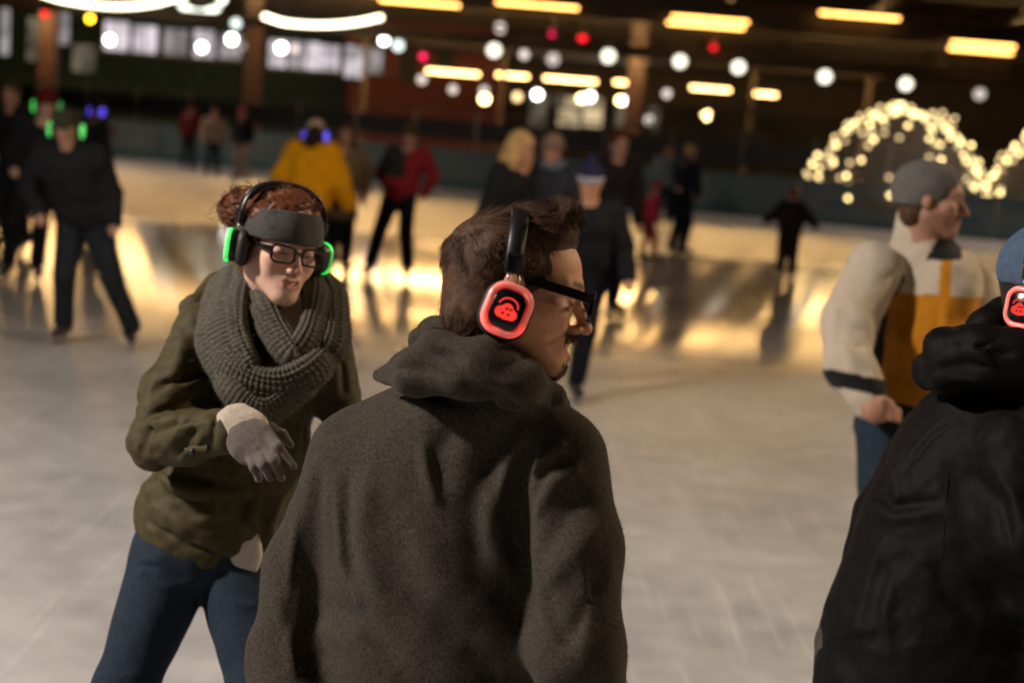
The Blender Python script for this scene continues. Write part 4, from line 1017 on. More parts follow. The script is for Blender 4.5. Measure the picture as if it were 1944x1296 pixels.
wom = empty('person', tuple(P(380, 1830, 3.1)[:2])+(0,)); tag(wom, 'red haired woman in olive jacket, thick grey scarf and headband, leaning forward', 'person', 'people in the foreground')
f0 = -math.cos(R_(33))*FWD+math.sin(R_(33))*RIGHT
f_ = math.cos(R_(13))*f0-math.sin(R_(13))*UP
WH = HF(P(529, 474, 3.10), frame(f_, UP*math.cos(R_(7))+RIGHT*math.sin(R_(7))), .97)
sh = Sh(); add_head(sh, WH, 'smile', False, True, P(520, 640, 3.17))
sh.u(chain([WH(0, -.03, -.05), P(522, 600, 3.16), P(500, 690, 3.2)], [.052, .055, .08], .03), .03)
sculpt('body', sh, .0026, M_skin, wom, skin_colf(WH, (.74, .46, .345), (.50, .13, .12), 0, (.10, .035, .015), .45))
sh = Sh(); sh.u(WH.c([(-.023, .0760, -.0520), (-.012, .0860, -.0575), (0, .0905, -.0600), (.012, .0860, -.0575), (.023, .0760, -.0520)], [.0040, .0055, .0060, .0055, .0040])); sculpt('teeth', sh, .0015, M_teeth, wom)
# hair: cap, messy bun, loose curls
sh = Sh(); sh.u(WH.e((0, -.016, .056), (.086, .106, .087))); sh.u(WH.e((0, -.045, -.02), (.068, .055, .07)), .03)
sh.s(WH.e((0, .135, -.035), (.12, .085, .095)), .012); sh.s(WH.e((0, .06, -.085), (.12, .08, .07)), .012)
sh.u(WH.e((.042, -.102, .066), (.060, .050, .048)), .02)
sh.noise(45, .007, 2).noise(100, .003, 4)
wc = sculpt('hair', sh, .0035, M_auburn, wom)
def wflow(p):
    x, y, z = WH.loc(p).T; return np.stack((-x*4, -1+0*y, .8-z*3), 1) @ WH.ax
hair_on(wc, 6500, wflow, .034, M_auburn, wom, .05, .003, 9, 6, .0006, .0003, noise=.3, freq=1.6)
bg_ = np.random.default_rng(31); S = []; bc = np.array((.042, -.102, .066))
for i in range(230):
    ax_ = nrm(np.array((.5, .2, 1.0))+bg_.normal(0, .45, 3)); u_ = nrm(np.cross(ax_, bg_.normal(size=3))); v_ = np.cross(ax_, u_)
    a0 = bg_.uniform(0, 6.28); sp_ = bg_.uniform(1.8, 3.6); sc_ = bg_.uniform(.72, 1.14); off_ = bg_.uniform(-.35, .35); ph = bg_.uniform(0, 6.28); fr_ = bg_.uniform(6, 11)
    tt = np.linspace(0, 1, 26)[:, None]; aa = a0+sp_*tt
    d_ = (np.cos(aa)*u_+np.sin(aa)*v_)*math.sqrt(1-off_**2)+off_*ax_
    l_ = bc+d_*np.array((.062, .052, .050))*(sc_+.10*np.sin(ph+fr_*tt)+(.5*(tt-.75).clip(0) if bg_.random() < .3 else 0))+ax_*.006*np.cos(ph+fr_*tt)
    S.append(WH.o+WH.k*(l_ @ WH.ax))
hair('bun_curls', S, M_auburn, wom, .0017, .0007)
g_ = np.random.default_rng(12); S = []
for i in range(70):
    a = P(*[(470+g_.uniform(-25, 60)), 385+g_.uniform(-18, 25), 3.2]); b = a+RIGHT*g_.uniform(-.075, .02)+UP*g_.uniform(-.045, .05)-FWD*g_.uniform(-.03, .04)
    n = 16; tt = np.linspace(0, 1, n)[:, None]; ph = g_.uniform(0, 6.28); r_ = g_.uniform(.004, .011)
    S.append(a+(b-a)*tt+RIGHT*r_*np.sin(ph+tt*g_.uniform(5, 9))+UP*(r_*np.cos(ph+tt*g_.uniform(5, 9))-.018*tt**2))
hair('loose_curls', S, M_auburn, wom, .0008, .0004)
# fleece headband: ring round the head
def ringband(z0, z1, rx, ry, th, tiltf):
    V = []; F = []; n = 64; prof = [(0, 0), (.15, .9), (.5, 1.1), (.85, .9), (1, 0), (.85, -.2), (.15, -.2)]; m = len(prof)
    for i in range(n):
        a = 2*math.pi*i/n; fr = max(0, math.sin(a)); wz = .8+.2*abs(math.sin(a)) if math.sin(a) > 0 else .7
        zc = (z0+z1)/2+tiltf*math.sin(a); hw = (z1-z0)/2*wz
        for u_, k_ in prof:
            rr_ = 1.0-.24*((u_-.42) if u_ > .42 else 0)-.05*max(0, .2-u_)
            w_ = .0016*math.sin(9*a+u_*3)*(1-fr*.5)
            V.append(WH((rx*rr_+th*k_+w_)*math.cos(a), -.010+(ry*rr_+th*k_+w_)*math.sin(a), zc-hw+2*hw*u_))
    for i in range(n):
        for j in range(m): F.append((i*m+j, ((i+1) % n)*m+j, ((i+1) % n)*m+(j+1) % m, i*m+(j+1) % m))
    o = meshobj('headband', V, F, M_band, wom); sd = o.modifiers.new('s', 'SUBSURF'); sd.levels = sd.render_levels = 2; return o
ringband(.014, .092, .092, .117, .003, .010)
# jacket
ja = Sh()
TW = np.array((nrm(RIGHT*.97+FWD*.2), UP, nrm(FWD*.97-RIGHT*.2)))
ja.u(ell(P(500, 690, 3.2), (.165, .13, .115), TW), .05)
ja.u(ell(P(460, 830, 3.18), (.150, .19, .125), TW), .06)
ja.u(ell(P(395, 985, 3.15), (.160, .15, .135), TW), .07)
ja.u(chain([P(392, 640, 3.15), P(330, 740, 3.08), P(296, 838, 3.0), P(360, 830, 2.93), P(436, 818, 2.88)], [.074, .066, .057, .052, .046], .02), .03)
ja.u(chain([P(608, 650, 3.2), P(632, 745, 3.2), P(700, 880, 3.12)], [.066, .055, .048], .02), .03)
ja.u(chain([P(368, 590, 3.22), P(420, 560, 3.3), P(520, 540, 3.34), P(620, 590, 3.3)], [.035, .045, .05, .04], .02), .02)
ja.i(halfspace(P(345, 1046, 3.12), nrm(-RIGHT*.36-UP*.93)), .012)
for pix, w_, a in (
    (H2((400, 690), (340, 720), (285, 745)), .011, -.010), (H2((395, 715), (340, 745), (285, 765)), .010, .009), (H2((385, 755), (330, 775), (275, 790)), .010, -.010), (H2((380, 775), (330, 795), (270, 805)), .009, .009),
    (H2((350, 640), (335, 700), (320, 760)), .016, .006), (H2((370, 800), (320, 815), (270, 830)), .009, -.010), (H2((400, 800), (340, 812), (285, 850)), .009, .009), (H2((310, 790), (280, 830), (268, 860)), .010, -.008),
    (H2((350, 800), (330, 830), (300, 870)), .007, .007), (H2((380, 795), (362, 830), (335, 865)), .007, -.007), (H2((400, 790), (385, 825), (372, 850)), .006, .006), (H2((415, 785), (405, 820), (400, 850)), .006, -.005),
    (H2((300, 880), (340, 905), (400, 915)), .010, -.011), (H2((300, 895), (345, 925), (400, 935)), .008, .009), (H2((310, 905), (325, 930), (350, 945)), .008, -.008), (H2((400, 915), (420, 940), (470, 935)), .008, .006),
    (H2((290, 960), (350, 1000), (430, 1030)), .011, .008), (H2((275, 985), (340, 1025), (430, 1058)), .008, -.006), (H2((420, 930), (400, 980), (360, 1000)), .012, .007), (H2((470, 950), (440, 1000), (430, 1050)), .012, -.007),
    (H2((490, 930), (475, 990), (480, 1050)), .010, .011), (H2((510, 940), (500, 1000), (498, 1060)), .009, -.010), (H2((530, 950), (515, 1000), (515, 1040)), .008, .009), (H2((560, 720), (575, 780), (560, 860)), .008, .006), (H2((640, 640), (650, 700), (655, 750)), .008, -.006)):
    ja.pf(pix, w_*.85, a*2.5, 2.0, 5)
ja.noise(11, .005, 9, (1, 1, 1.5)).noise(34, .0034, 3, (1, 1, 1.6)).noise(70, .0012, 5)
jo = sculpt('jacket', ja, .0042, M_olive, wom)
# hem band, pocket flap, sleeve tab and button
def ribbon(shape, pix, wpx, th, m, name, par, n=24, near=2.0, off=.001):
    pts = shape.hits(pix, off, near, 5); pts = spline(pts, n); h_ = wpx/FPX*3.1/2
    return MB().sweep(pts, [(-h_, -th), (h_, -th), (h_, th), (-h_, th)], False, -FWD).obj(name, m, par, True)
ribbon(ja, ((300, 905), (335, 925), (370, 938), (412, 940)), 26, .004, M_olive, 'pocket_flap', jo)
ribbon(ja, ((353, 858), (372, 852), (395, 852)), 15, .003, M_olive, 'sleeve_tab', jo)
q = ja.surf(366, 857, 2.0, .004, 5); MB().ball(q, (.008, .008, .008), 10, 6).obj('button', M_bplast, jo, True)
# shirt tail
sh = Sh(); sh.u(ell(P(392, 990, 3.17), (.138, .125, .112), TW)); sh.i(halfspace(P(345, 1054, 3.12), nrm(-RIGHT*.40-UP*.92)), .01)
sh.u(ell(P(447, 1048, 3.07), (.060, .066, .016), np.array((RIGHT, UP, FWD))), .01); sh.noise(30, .003, 2)
sculpt('shirt', sh, .005, M_shirt, wom)
# jeans
je = Sh(); lf = P(150, 1815, 3.0); rf = P(520, 1800, 3.05)
je.u(ell(P(385, 1035, 3.15), (.150, .11, .12), TW), .05)
je.u(chain([P(322, 1085, 3.12), P(236, 1310, 3.02), np.array((lf[0], lf[1], .2))], [.093, .063, .05], .03), .03)
je.u(chain([P(448, 1095, 3.13), P(492, 1310, 3.02), np.array((rf[0], rf[1], .2))], [.085, .064, .05], .03), .015)
for pix, w_, a in ((H2((235, 1045), (270, 1060), (310, 1062)), .008, .006), (H2((235, 1062), (262, 1072), (300, 1078)), .006, -.006), (H2((238, 1075), (262, 1085), (280, 1085)), .006, .006), (H2((400, 1090), (350, 1110), (300, 1112)), .010, .006), (H2((210, 1270), (230, 1285), (260, 1280)), .008, .005), (H2((440, 1140), (470, 1150), (490, 1145)), .008, .005)):
    je.pf(pix, w_, a, 2.0, 5)
je.noise(24, .003, 4, (1, 1, .5))
sculpt('jeans', je, .0055, M_denim, wom)
for f3 in (lf, rf): skate((f3[0], f3[1]-.02, 0), (.2, -1, 0), wom)
# gloved hand and knitted cuff
gl = Sh(); gd = 2.86
gl.u(chain([P(452, 815, gd), P(478, 838, gd-.02), P(500, 852, gd-.035)], [.036, .040, .036], .02, (FWD, .62)), .01)
for pts, r_ in ((((500, 826, 2.83), (527, 848, 2.80), (556, 884, 2.80)), (.0135, .012, .0095)), (((498, 846, 2.82), (520, 872, 2.79), (534, 906, 2.80)), (.0135, .0125, .010)),
                (((486, 856, 2.82), (501, 880, 2.79), (513, 906, 2.80)), (.013, .012, .0095)), (((472, 858, 2.83), (482, 884, 2.80), (491, 908, 2.81)), (.012, .011, .009)),
                (((478, 808, 2.86), (512, 812, 2.87), (536, 824, 2.88), (551, 843, 2.88)), (.015, .013, .011, .0085))):
    gl.u(chain([P(*p_) for p_ in pts], [q_*.9 for q_ in r_], .008), .004)
gl.noise(80, .0012, 3)
sculpt('glove', gl, .0024, M_glove, wom)
cu = Sh(); cu.u(chain([P(432, 815, 2.885), P(452, 812, 2.87), P(474, 818, 2.855)], [.038, .043, .040], .02, (FWD, .75))); cu.s(rc(P(484, 826, 2.85), P(510, 850, 2.83), .031, .031), .004)
cu.noise(60, .0015, 6); sculpt('glove_cuff', cu, .003, M_cuff, wom)
# scarf loops, knitted
def knit(path, w_, th, n, label_mat, name, rib=9, amp=.0034, tw=None, stitch=.011, sc=None, nv=54):
    pts = spline([P(*p_) for p_ in path], n); seg = np.r_[0, np.cumsum(np.linalg.norm(np.diff(pts, axis=0), axis=1))]
    V = []; F = []; ctr = P(520, 640, 3.25)
    for i in range(n):
        t = nrm(pts[min(i+1, n-1)]-pts[max(i-1, 0)]); out = nrm(pts[i]-ctr); sd = nrm(np.cross(t, out)); nn = np.cross(sd, t)
        if tw is not None:
            a = tw[0]+(tw[1]-tw[0])*i/(n-1); sd, nn = math.cos(a)*sd+math.sin(a)*nn, -math.sin(a)*sd+math.cos(a)*nn
        e_ = min(1, .25+4*min(i, n-1-i)/(n-1)); k_ = 1 if sc is None else np.interp(i/(n-1), np.linspace(0, 1, len(sc)), sc)
        for j in range(nv):
            a = 2*math.pi*j/nv; ca, sa = math.cos(a), math.sin(a)
            x = w_*k_*np.sign(ca)*abs(ca)**.8; y = th*np.sign(sa)*abs(sa)**.7
            v_ = x/(w_)*rib; row = seg[i]/stitch+.35*abs((v_ % 1)-.5)*2
            hgt = 1.8*amp*(abs(math.sin(math.pi*v_))**.7*1.15+.45*abs(math.sin(math.pi*row))-.7)+.004*math.sin(seg[i]*38+j*.08)
            r_ = math.hypot(ca, sa)
            V.append(pts[i]+e_*(x*sd+y*nn)+hgt*(ca*sd*.6+sa*nn))
    for i in range(n-1):
        for j in range(nv): F.append((i*nv+j, i*nv+(j+1) % nv, (i+1)*nv+(j+1) % nv, (i+1)*nv+j))
    F.append(tuple(range(nv))[::-1]); F.append(tuple((n-1)*nv+j for j in range(nv)))
    o = meshobj(name, V, F, M_scarf, wom)
    fuzz(o, 5200, .010, M_yarn, o, 'fluff', 5, .00017, .5); return o
knit(((560, 500, 3.30), (470, 508, 3.24), (428, 560, 3.12), (424, 640, 3.04), (452, 710, 3.00), (505, 758, 3.00)), .064, .019, 200, None, 'scarf_fold', 6, .0058, sc=(.55, .8, .95, 1.0, .85, .5))
knit(((470, 500, 3.20), (490, 560, 3.10), (525, 632, 3.03), (560, 672, 3.01), (592, 632, 3.04), (606, 560, 3.12), (590, 510, 3.24)), .032, .019, 200, None, 'scarf_fold', 3.5, .0046)
knit(((395, 610, 3.10), (420, 680, 3.02), (480, 722, 2.985), (545, 728, 2.98), (605, 692, 3.01), (640, 630, 3.10)), .033, .019, 200, None, 'scarf_fold', 3.5, .0050)
knit(((398, 660, 3.08), (430, 725, 3.0), (480, 770, 2.985), (520, 772, 2.985), (575, 728, 3.0), (622, 670, 3.06)), .032, .020, 190, None, 'scarf_fold', 5, .0036)
knit(((560, 510, 3.28), (615, 535, 3.20), (636, 590, 3.12), (632, 650, 3.06), (600, 700, 3.02)), .034, .020, 170, None, 'scarf_fold', 4, .0050)
glasses(WH, 'black rectangular glasses on the smiling woman', yf=.108, zc=.003, w=.053, h=.036, th=.0050, tt=.0048, tempz=.014, half=.074)
headphones(WH, 'green', 'green glowing headphones on the woman in the grey scarf', half=.093, cz=-.006, cy=-.004, top=.148, tilt=R_(4), cw=.064, ch=.074, bandw=.026, ring=.0058, toe=R_(30))
# ================================================================== MAN IN CREAM AND OCHRE JACKET
M_fleecec = mat('borg_fleece_panels', (.5, .5, .5), .95, attr=True, spec=.1, sheen=.1, var=.16, vs=60, bump=.2, bs=160, bd=.003)
M_beanie = mat('beanie_grey_knit', (.115, .105, .10), .95, spec=.1, var=.25, vs=90, bump=.4, bs=250, bd=.002)
jm2 = empty('person', tuple(P(1720, 1330, 4.75)[:2])+(0,)); tag(jm2, 'man in cream and ochre jacket and grey beanie looking right', 'person', 'people in the foreground')
f0 = math.cos(R_(-18))*RIGHT+math.sin(R_(-18))*FWD; f_ = math.cos(R_(6))*f0-math.sin(R_(6))*UP
JH = HF(P(1766, 386, 4.72), frame(f_, UP), 1.0)
sh = Sh(); add_head(sh, JH, 'closed', True, True, P(1752, 480, 4.78), ch=.070); sh.u(rc(P(1752, 470, 4.78), P(1740, 560, 4.82), .065, .10), .04)
# bare hand tucked into the pocket
sculpt('body', sh, .005, M_skin, jm2, skin_colf(JH, (.42, .22, .15), (.3, .12, .1), .6, (.05, .03, .02), .2))
sh = Sh(); sh.u(JH.e((0, -.016, .045), (.086, .102, .082))); sh.u(JH.e((0, -.045, -.03), (.07, .055, .06)), .03); sh.s(JH.e((0, .125, -.03), (.12, .085, .095)), .01); sh.s(JH.e((0, .06, -.09), (.12, .08, .07)), .01)
sculpt('hair', sh, .006, M_hairbr, jm2)
sh = Sh(); sh.u(JH.e((0, -.020, .052), (.094, .113, .094))); sh.u(JH.e((0, -.06, .0), (.082, .058, .062)), .03); sh.s(JH.e((0, .135, -.070), (.13, .125, .105)), .01); sh.s(halfspace(JH(0, -.02, -.022), JH.ax[2]+.12*JH.ax[1]), .008); sh.noise(25, .003, 2)
sh.s(JH.e((0, .0, -.03), (.07, .08, .05)), .01)
sculpt('beanie', sh, .005, M_beanie, jm2)
to = Sh(); TJ = np.array((nrm(RIGHT*.80-FWD*.6), UP, nrm(-FWD*.8-RIGHT*.6)))
to.u(ell(P(1752, 545, 4.82), (.20, .16, .145), TJ), .05); to.u(ell(P(1758, 660, 4.80), (.185, .2, .15), TJ), .07); to.u(ell(P(1738, 760, 4.80), (.165, .12, .145), TJ), .06)
to.u(rc(P(1745, 475, 4.80), P(1752, 408, 4.78), .10, .086), .04)
ar = Sh(); ar.u(chain([P(1660, 515, 4.74), P(1614, 610, 4.66), P(1612, 690, 4.58), P(1650, 760, 4.52)], [.098, .088, .077, .060], .03), .03)
ar.u(chain([P(1838, 540, 4.90), P(1868, 640, 4.86), P(1850, 740, 4.70)], [.09, .08, .065], .03), .03)
jk = Sh()
for pr in to.o+ar.o: jk.u(*pr[:2])
jk.s(rc(P(1770, 425, 4.74), P(1786, 370, 4.70), .064, .085), .012)
jk.i(halfspace(P(1720, 806, 4.7), nrm(-UP*.95-RIGHT*.1)), .015)
for pix, w_, a in ((H2((1690, 520), (1700, 590), (1680, 680)), .016, -.022), (H2((1690, 690), (1650, 720), (1590, 715)), .018, .012), (H2((1600, 560), (1640, 600), (1660, 650)), .02, .010), (H2((1590, 640), (1630, 660), (1670, 650)), .018, -.012), (H2((1800, 480), (1795, 600), (1785, 740)), .012, .010), (H2((1740, 600), (1730, 680), (1745, 760)), .02, .012), (H2((1720, 560), (1715, 640), (1700, 720)), .018, -.010), (H2((1590, 590), (1580, 640), (1585, 690)), .015, .01)):
    jk.pf(pix, w_, a, 3, 7)
jk.noise(8, .012, 2).noise(22, .005, 5)
def jkcol(V):
    d = (V-CAM.astype(np.float32)); z = d @ FWD; px = 972+FPX*(d @ RIGHT)/z; py = 648-FPX*(d @ UP)/z
    cream = np.array((.52, .44, .34)); och = np.array((.46, .18, .012)); blk = np.array((.012, .012, .013))
    da = ar.base(V); dt = to.base(V); arm = da < dt-.012
    c = np.tile(cream, (len(V), 1)); l = JH
    yoke = py > 556+.05*(px-1700)
    c[~arm & yoke] = och
    pl = ~arm & (np.abs(px-1797+.06*(py-500)) < 11) & (py > 470) & (z < 4.78); c[pl] = och*1.15
    side = ~arm & yoke & (px < 1690-.12*(py-560)) ; c[side] = blk
    seam = (np.abs(da-dt+.008) < .010) & (py > 520) & (px < 1720); c[seam] = blk
    c[arm & (py > 706+.18*(px-1600)) & (py < 738+.18*(px-1600)) & (px < 1720)] = blk
    c[(py < 494) & (px > 1775+.5*(460-py)) & (px < 1826) & (py > 400)] = blk
    return c
jko = sculpt('jacket', jk, .0075, M_fleecec, jm2, jkcol)
sh = Sh(); sh.u(chain([P(1648, 762, 4.50), P(1664, 776, 4.48), P(1684, 780, 4.50)], [.034, .040, .030], .02, (FWD, .7)), .01)
for k_ in range(4): sh.u(chain([P(1672, 766+k_*7, 4.455+.004*k_), P(1692, 772+k_*7, 4.465), P(1706, 780+k_*6, 4.50)], [.0105, .010, .009], .008), .006)
sh.u(chain([P(1656, 762, 4.47), P(1676, 758, 4.455), P(1692, 764, 4.47)], [.013, .011, .009], .006), .006)
sculpt('hand', sh, .005, M_skin, jm2, lambda V: np.tile((.42, .22, .15), (len(V), 1)))
sh = Sh(); jf = [P(1665, 1345, 4.6), P(1770, 1345, 4.85)]
sh.u(ell(P(1712, 810, 4.78), (.165, .12, .14), TJ), .05)
sh.u(chain([P(1678, 830, 4.70), P(1678, 1080, 4.58), np.array((jf[0][0], jf[0][1], .2))], [.095, .072, .06], .03), .03); sh.u(chain([P(1750, 830, 4.84), P(1765, 1080, 4.78), np.array((jf[1][0], jf[1][1], .2))], [.095, .072, .06], .03), .03)
sh.noise(14, .006, 2, (1, 1, .6)); sculpt('jeans', sh, .011, M_denim, jm2)
for q in jf: skate((q[0], q[1], 0), (.8, -.5, 0), jm2)

# ================================================================== PERSON IN BLACK AT THE RIGHT EDGE
M_shell = mat('black_softshell', (.0052, .0042, .0042), .65, spec=.10, var=.4, vs=50, bump=.25, bs=420, bd=.001)
M_cap = mat('cap_blue_knit', (.055, .09, .15), .9, var=.25, vs=60, bump=.35, bs=250)
M_snowp = mat('snow_trousers_grey', (.06, .052, .046), .85, spec=.15, var=.35, vs=30, bump=.3, bs=150)
dk = empty('person', tuple(P(1790, 1950, 2.85)[:2])+(0,)); tag(dk, 'person in black hooded jacket and blue cap cut off by the right edge', 'person', 'people in the foreground')
f0 = .64*RIGHT-.77*FWD; f_ = math.cos(R_(10))*f0-math.sin(R_(10))*UP
DH = HF(P(1946, 580, 2.75)+.106*(.77*RIGHT+.64*FWD), frame(f_, UP), 1.0)
sh = Sh(); add_head(sh, DH, 'closed', True, True, P(1950, 700, 2.88)); sh.u(rc(P(1945, 700, 2.88), P(1920, 800, 2.92), .06, .09), .04)
sculpt('body', sh, .005, M_skin, dk, skin_colf(DH, (.45, .24, .16), (.3, .12, .1), .3, (.05, .03, .02), .2))
sh = Sh(); sh.u(DH.e((0, -.016, .055), (.086, .104, .090))); sh.u(DH.e((0, -.045, -.03), (.07, .055, .07)), .03); sh.s(DH.e((0, .125, -.03), (.12, .085, .095)), .01); sh.s(DH.e((0, .06, -.09), (.12, .08, .07)), .01)
sculpt('hair', sh, .005, mat('hair_black', (.012, .009, .008), .5, var=.4, vs=60), dk)
sh = Sh(); sh.u(DH.e((0, -.014, .068), (.094, .112, .100))); sh.s(halfspace(DH(0, 0, .035), DH.ax[2]), .006); sh.u(DH.e((0, .125, .045), (.07, .06, .010)), .01); sh.s(DH.e((0, -.01, .02), (.082, .098, .06)), .008)
sh.noise(30, .002, 1); sculpt('cap', sh, .004, M_cap, dk)
bk = Sh(); TD = np.array((nrm(RIGHT*.9-FWD*.42), UP, nrm(FWD*.9+RIGHT*.42)))
bk.u(ell(P(1868, 860, 2.92), (.165, .16, .14), TD), .05); bk.u(ell(P(1822, 1010, 2.92), (.205, .2, .17), TD), .08); bk.u(ell(P(1762, 1200, 2.92), (.215, .2, .18), TD), .08)
bk.u(ell(P(1742, 1330, 2.92), (.212, .16, .18), TD), .08)
bk.u(chain([P(1935, 860, 2.78), P(1950, 1020, 2.72), P(2010, 1150, 2.72)], [.088, .078, .064], .03), .04)
bk.u(chain([P(1770, 840, 3.05), P(1690, 980, 3.12), P(1640, 1130, 3.10), P(1700, 1260, 2.96)], [.08, .074, .066, .058], .03), .05)
bk.u(rc(P(1905, 740, 2.88), P(1945, 680, 2.86), .09, .085), .04)
# collapsed hood
bk.u(chain([P(1762, 705, 2.86), P(1800, 672, 2.80), P(1860, 655, 2.76), P(1930, 662, 2.74), P(1990, 690, 2.78)], [.026, .036, .036, .032, .028], .03), .03)
bk.u(chain([P(1830, 665, 2.86), P(1872, 622, 2.86), P(1902, 592, 2.88), P(1960, 600, 2.95)], [.03, .034, .026, .03], .03), .03)
bk.u(chain([P(1764, 712, 2.86), P(1800, 710, 2.80), P(1870, 700, 2.75), P(1950, 705, 2.73)], [.024, .036, .038, .034], .03), .03)
bk.u(chain([P(1760, 700, 2.87), P(1790, 660, 2.95), P(1880, 640, 2.99), P(1980, 660, 2.95)], [.024, .035, .04, .035], .03), .03)
bk.s(chain([P(1985, 600, 2.84), P(1985, 650, 2.84)], [.075, .075], .02), .02)
for pix, w_, a in ((H2((1765, 735), (1830, 745), (1920, 735)), .010, -.016), (H2((1775, 700), (1840, 690), (1900, 700)), .007, -.010), (H2((1765, 720), (1840, 722), (1930, 715)), .008, .006), (H2((1800, 655), (1860, 660), (1905, 640)), .006, -.007), (H2((1830, 660), (1880, 690), (1900, 720)), .007, .007), (H2((1850, 650), (1890, 672), (1930, 670)), .007, -.007),
    (H2((1840, 770), (1760, 820), (1700, 900), (1660, 980)), .006, .005), (H2((1850, 780), (1770, 830), (1712, 905)), .005, -.005), 
    (H2((1690, 860), (1672, 900), (1690, 950)), .010, -.016), (H2((1720, 850), (1695, 900), (1710, 960)), .010, .012), (H2((1650, 930), (1700, 960), (1780, 950)), .009, -.012), (H2((1640, 960), (1700, 985), (1790, 970)), .009, .011), (H2((1880, 880), (1920, 930), (1944, 1000)), .012, .010),
    (H2((1850, 900), (1900, 960), (1930, 1050)), .012, -.010), (H2((1680, 1010), (1650, 1100), (1630, 1190)), .012, .010), (H2((1700, 1080), (1680, 1160), (1690, 1230)), .012, .009), (H2((1590, 1110), (1620, 1130), (1660, 1120)), .006, .006), (H2((1780, 1060), (1800, 1130), (1860, 1180)), .014, -.010), (H2((1560, 1180), (1600, 1200), (1660, 1195)), .008, .007)):
    bk.pf(pix, w_, a*1.2, 1.6, 5)
bk.noise(10, .007, 3, (1, 1, 1.4)).noise(28, .003, 7).noise(70, .001, 9)
bk.i(halfspace(P(1640, 1335, 2.9), nrm(-UP*.97+RIGHT*.12)), .012)
bo = sculpt('jacket', bk, .0048, M_shell, dk)
def seam(shape, pix, r_, m, name, par, near=1.6, n=30, off=.0):
    pts = shape.hits(pix, off, near, 5)
    if len(pts) > 1: MB().tube(spline(pts, n), r_, 6).obj(name, m, par, True)
seam(bk, ((1940, 775), (1860, 806), (1808, 875), (1796, 960), (1790, 1060)), .0016, M_shell, 'seam', bo)
sh = Sh(); hp = P(1745, 1250, 2.93); sh.u(ell(hp, (.185, .13, .155), TD), .05)
fd = nrm((TD[2][0], TD[2][1], 0)); rd = nrm((TD[0][0], TD[0][1], 0)); bs_ = np.array((hp[0]+.12, hp[1], 0))
for s in (-1, 1):
    sh.u(chain([hp+rd*.1*s, bs_+rd*.14*s+fd*.14+np.array((0, 0, .52)), bs_+rd*.16*s+np.array((0, 0, .18))], [.115, .085, .07], .03), .04); skate(bs_+rd*.16*s+fd*.04, fd, dk)
for pix, w_, a in ((H2((1560, 1285), (1700, 1270), (1850, 1290)), .012, .010), (H2((1600, 1270), (1680, 1290), (1760, 1290)), .01, -.008)): sh.pf(pix, w_, a, 1.6, 5)
sh.noise(12, .008, 4).noise(40, .003, 2)
sculpt('trousers', sh, .009, M_snowp, dk)
headphones(DH, 'red', 'red glowing headphones on the person in black at the right edge', half=.096, cz=-.004, cy=.0, top=.165, tilt=R_(4), cw=.068, ch=.080, cuprot=R_(-6), ring=.0056)
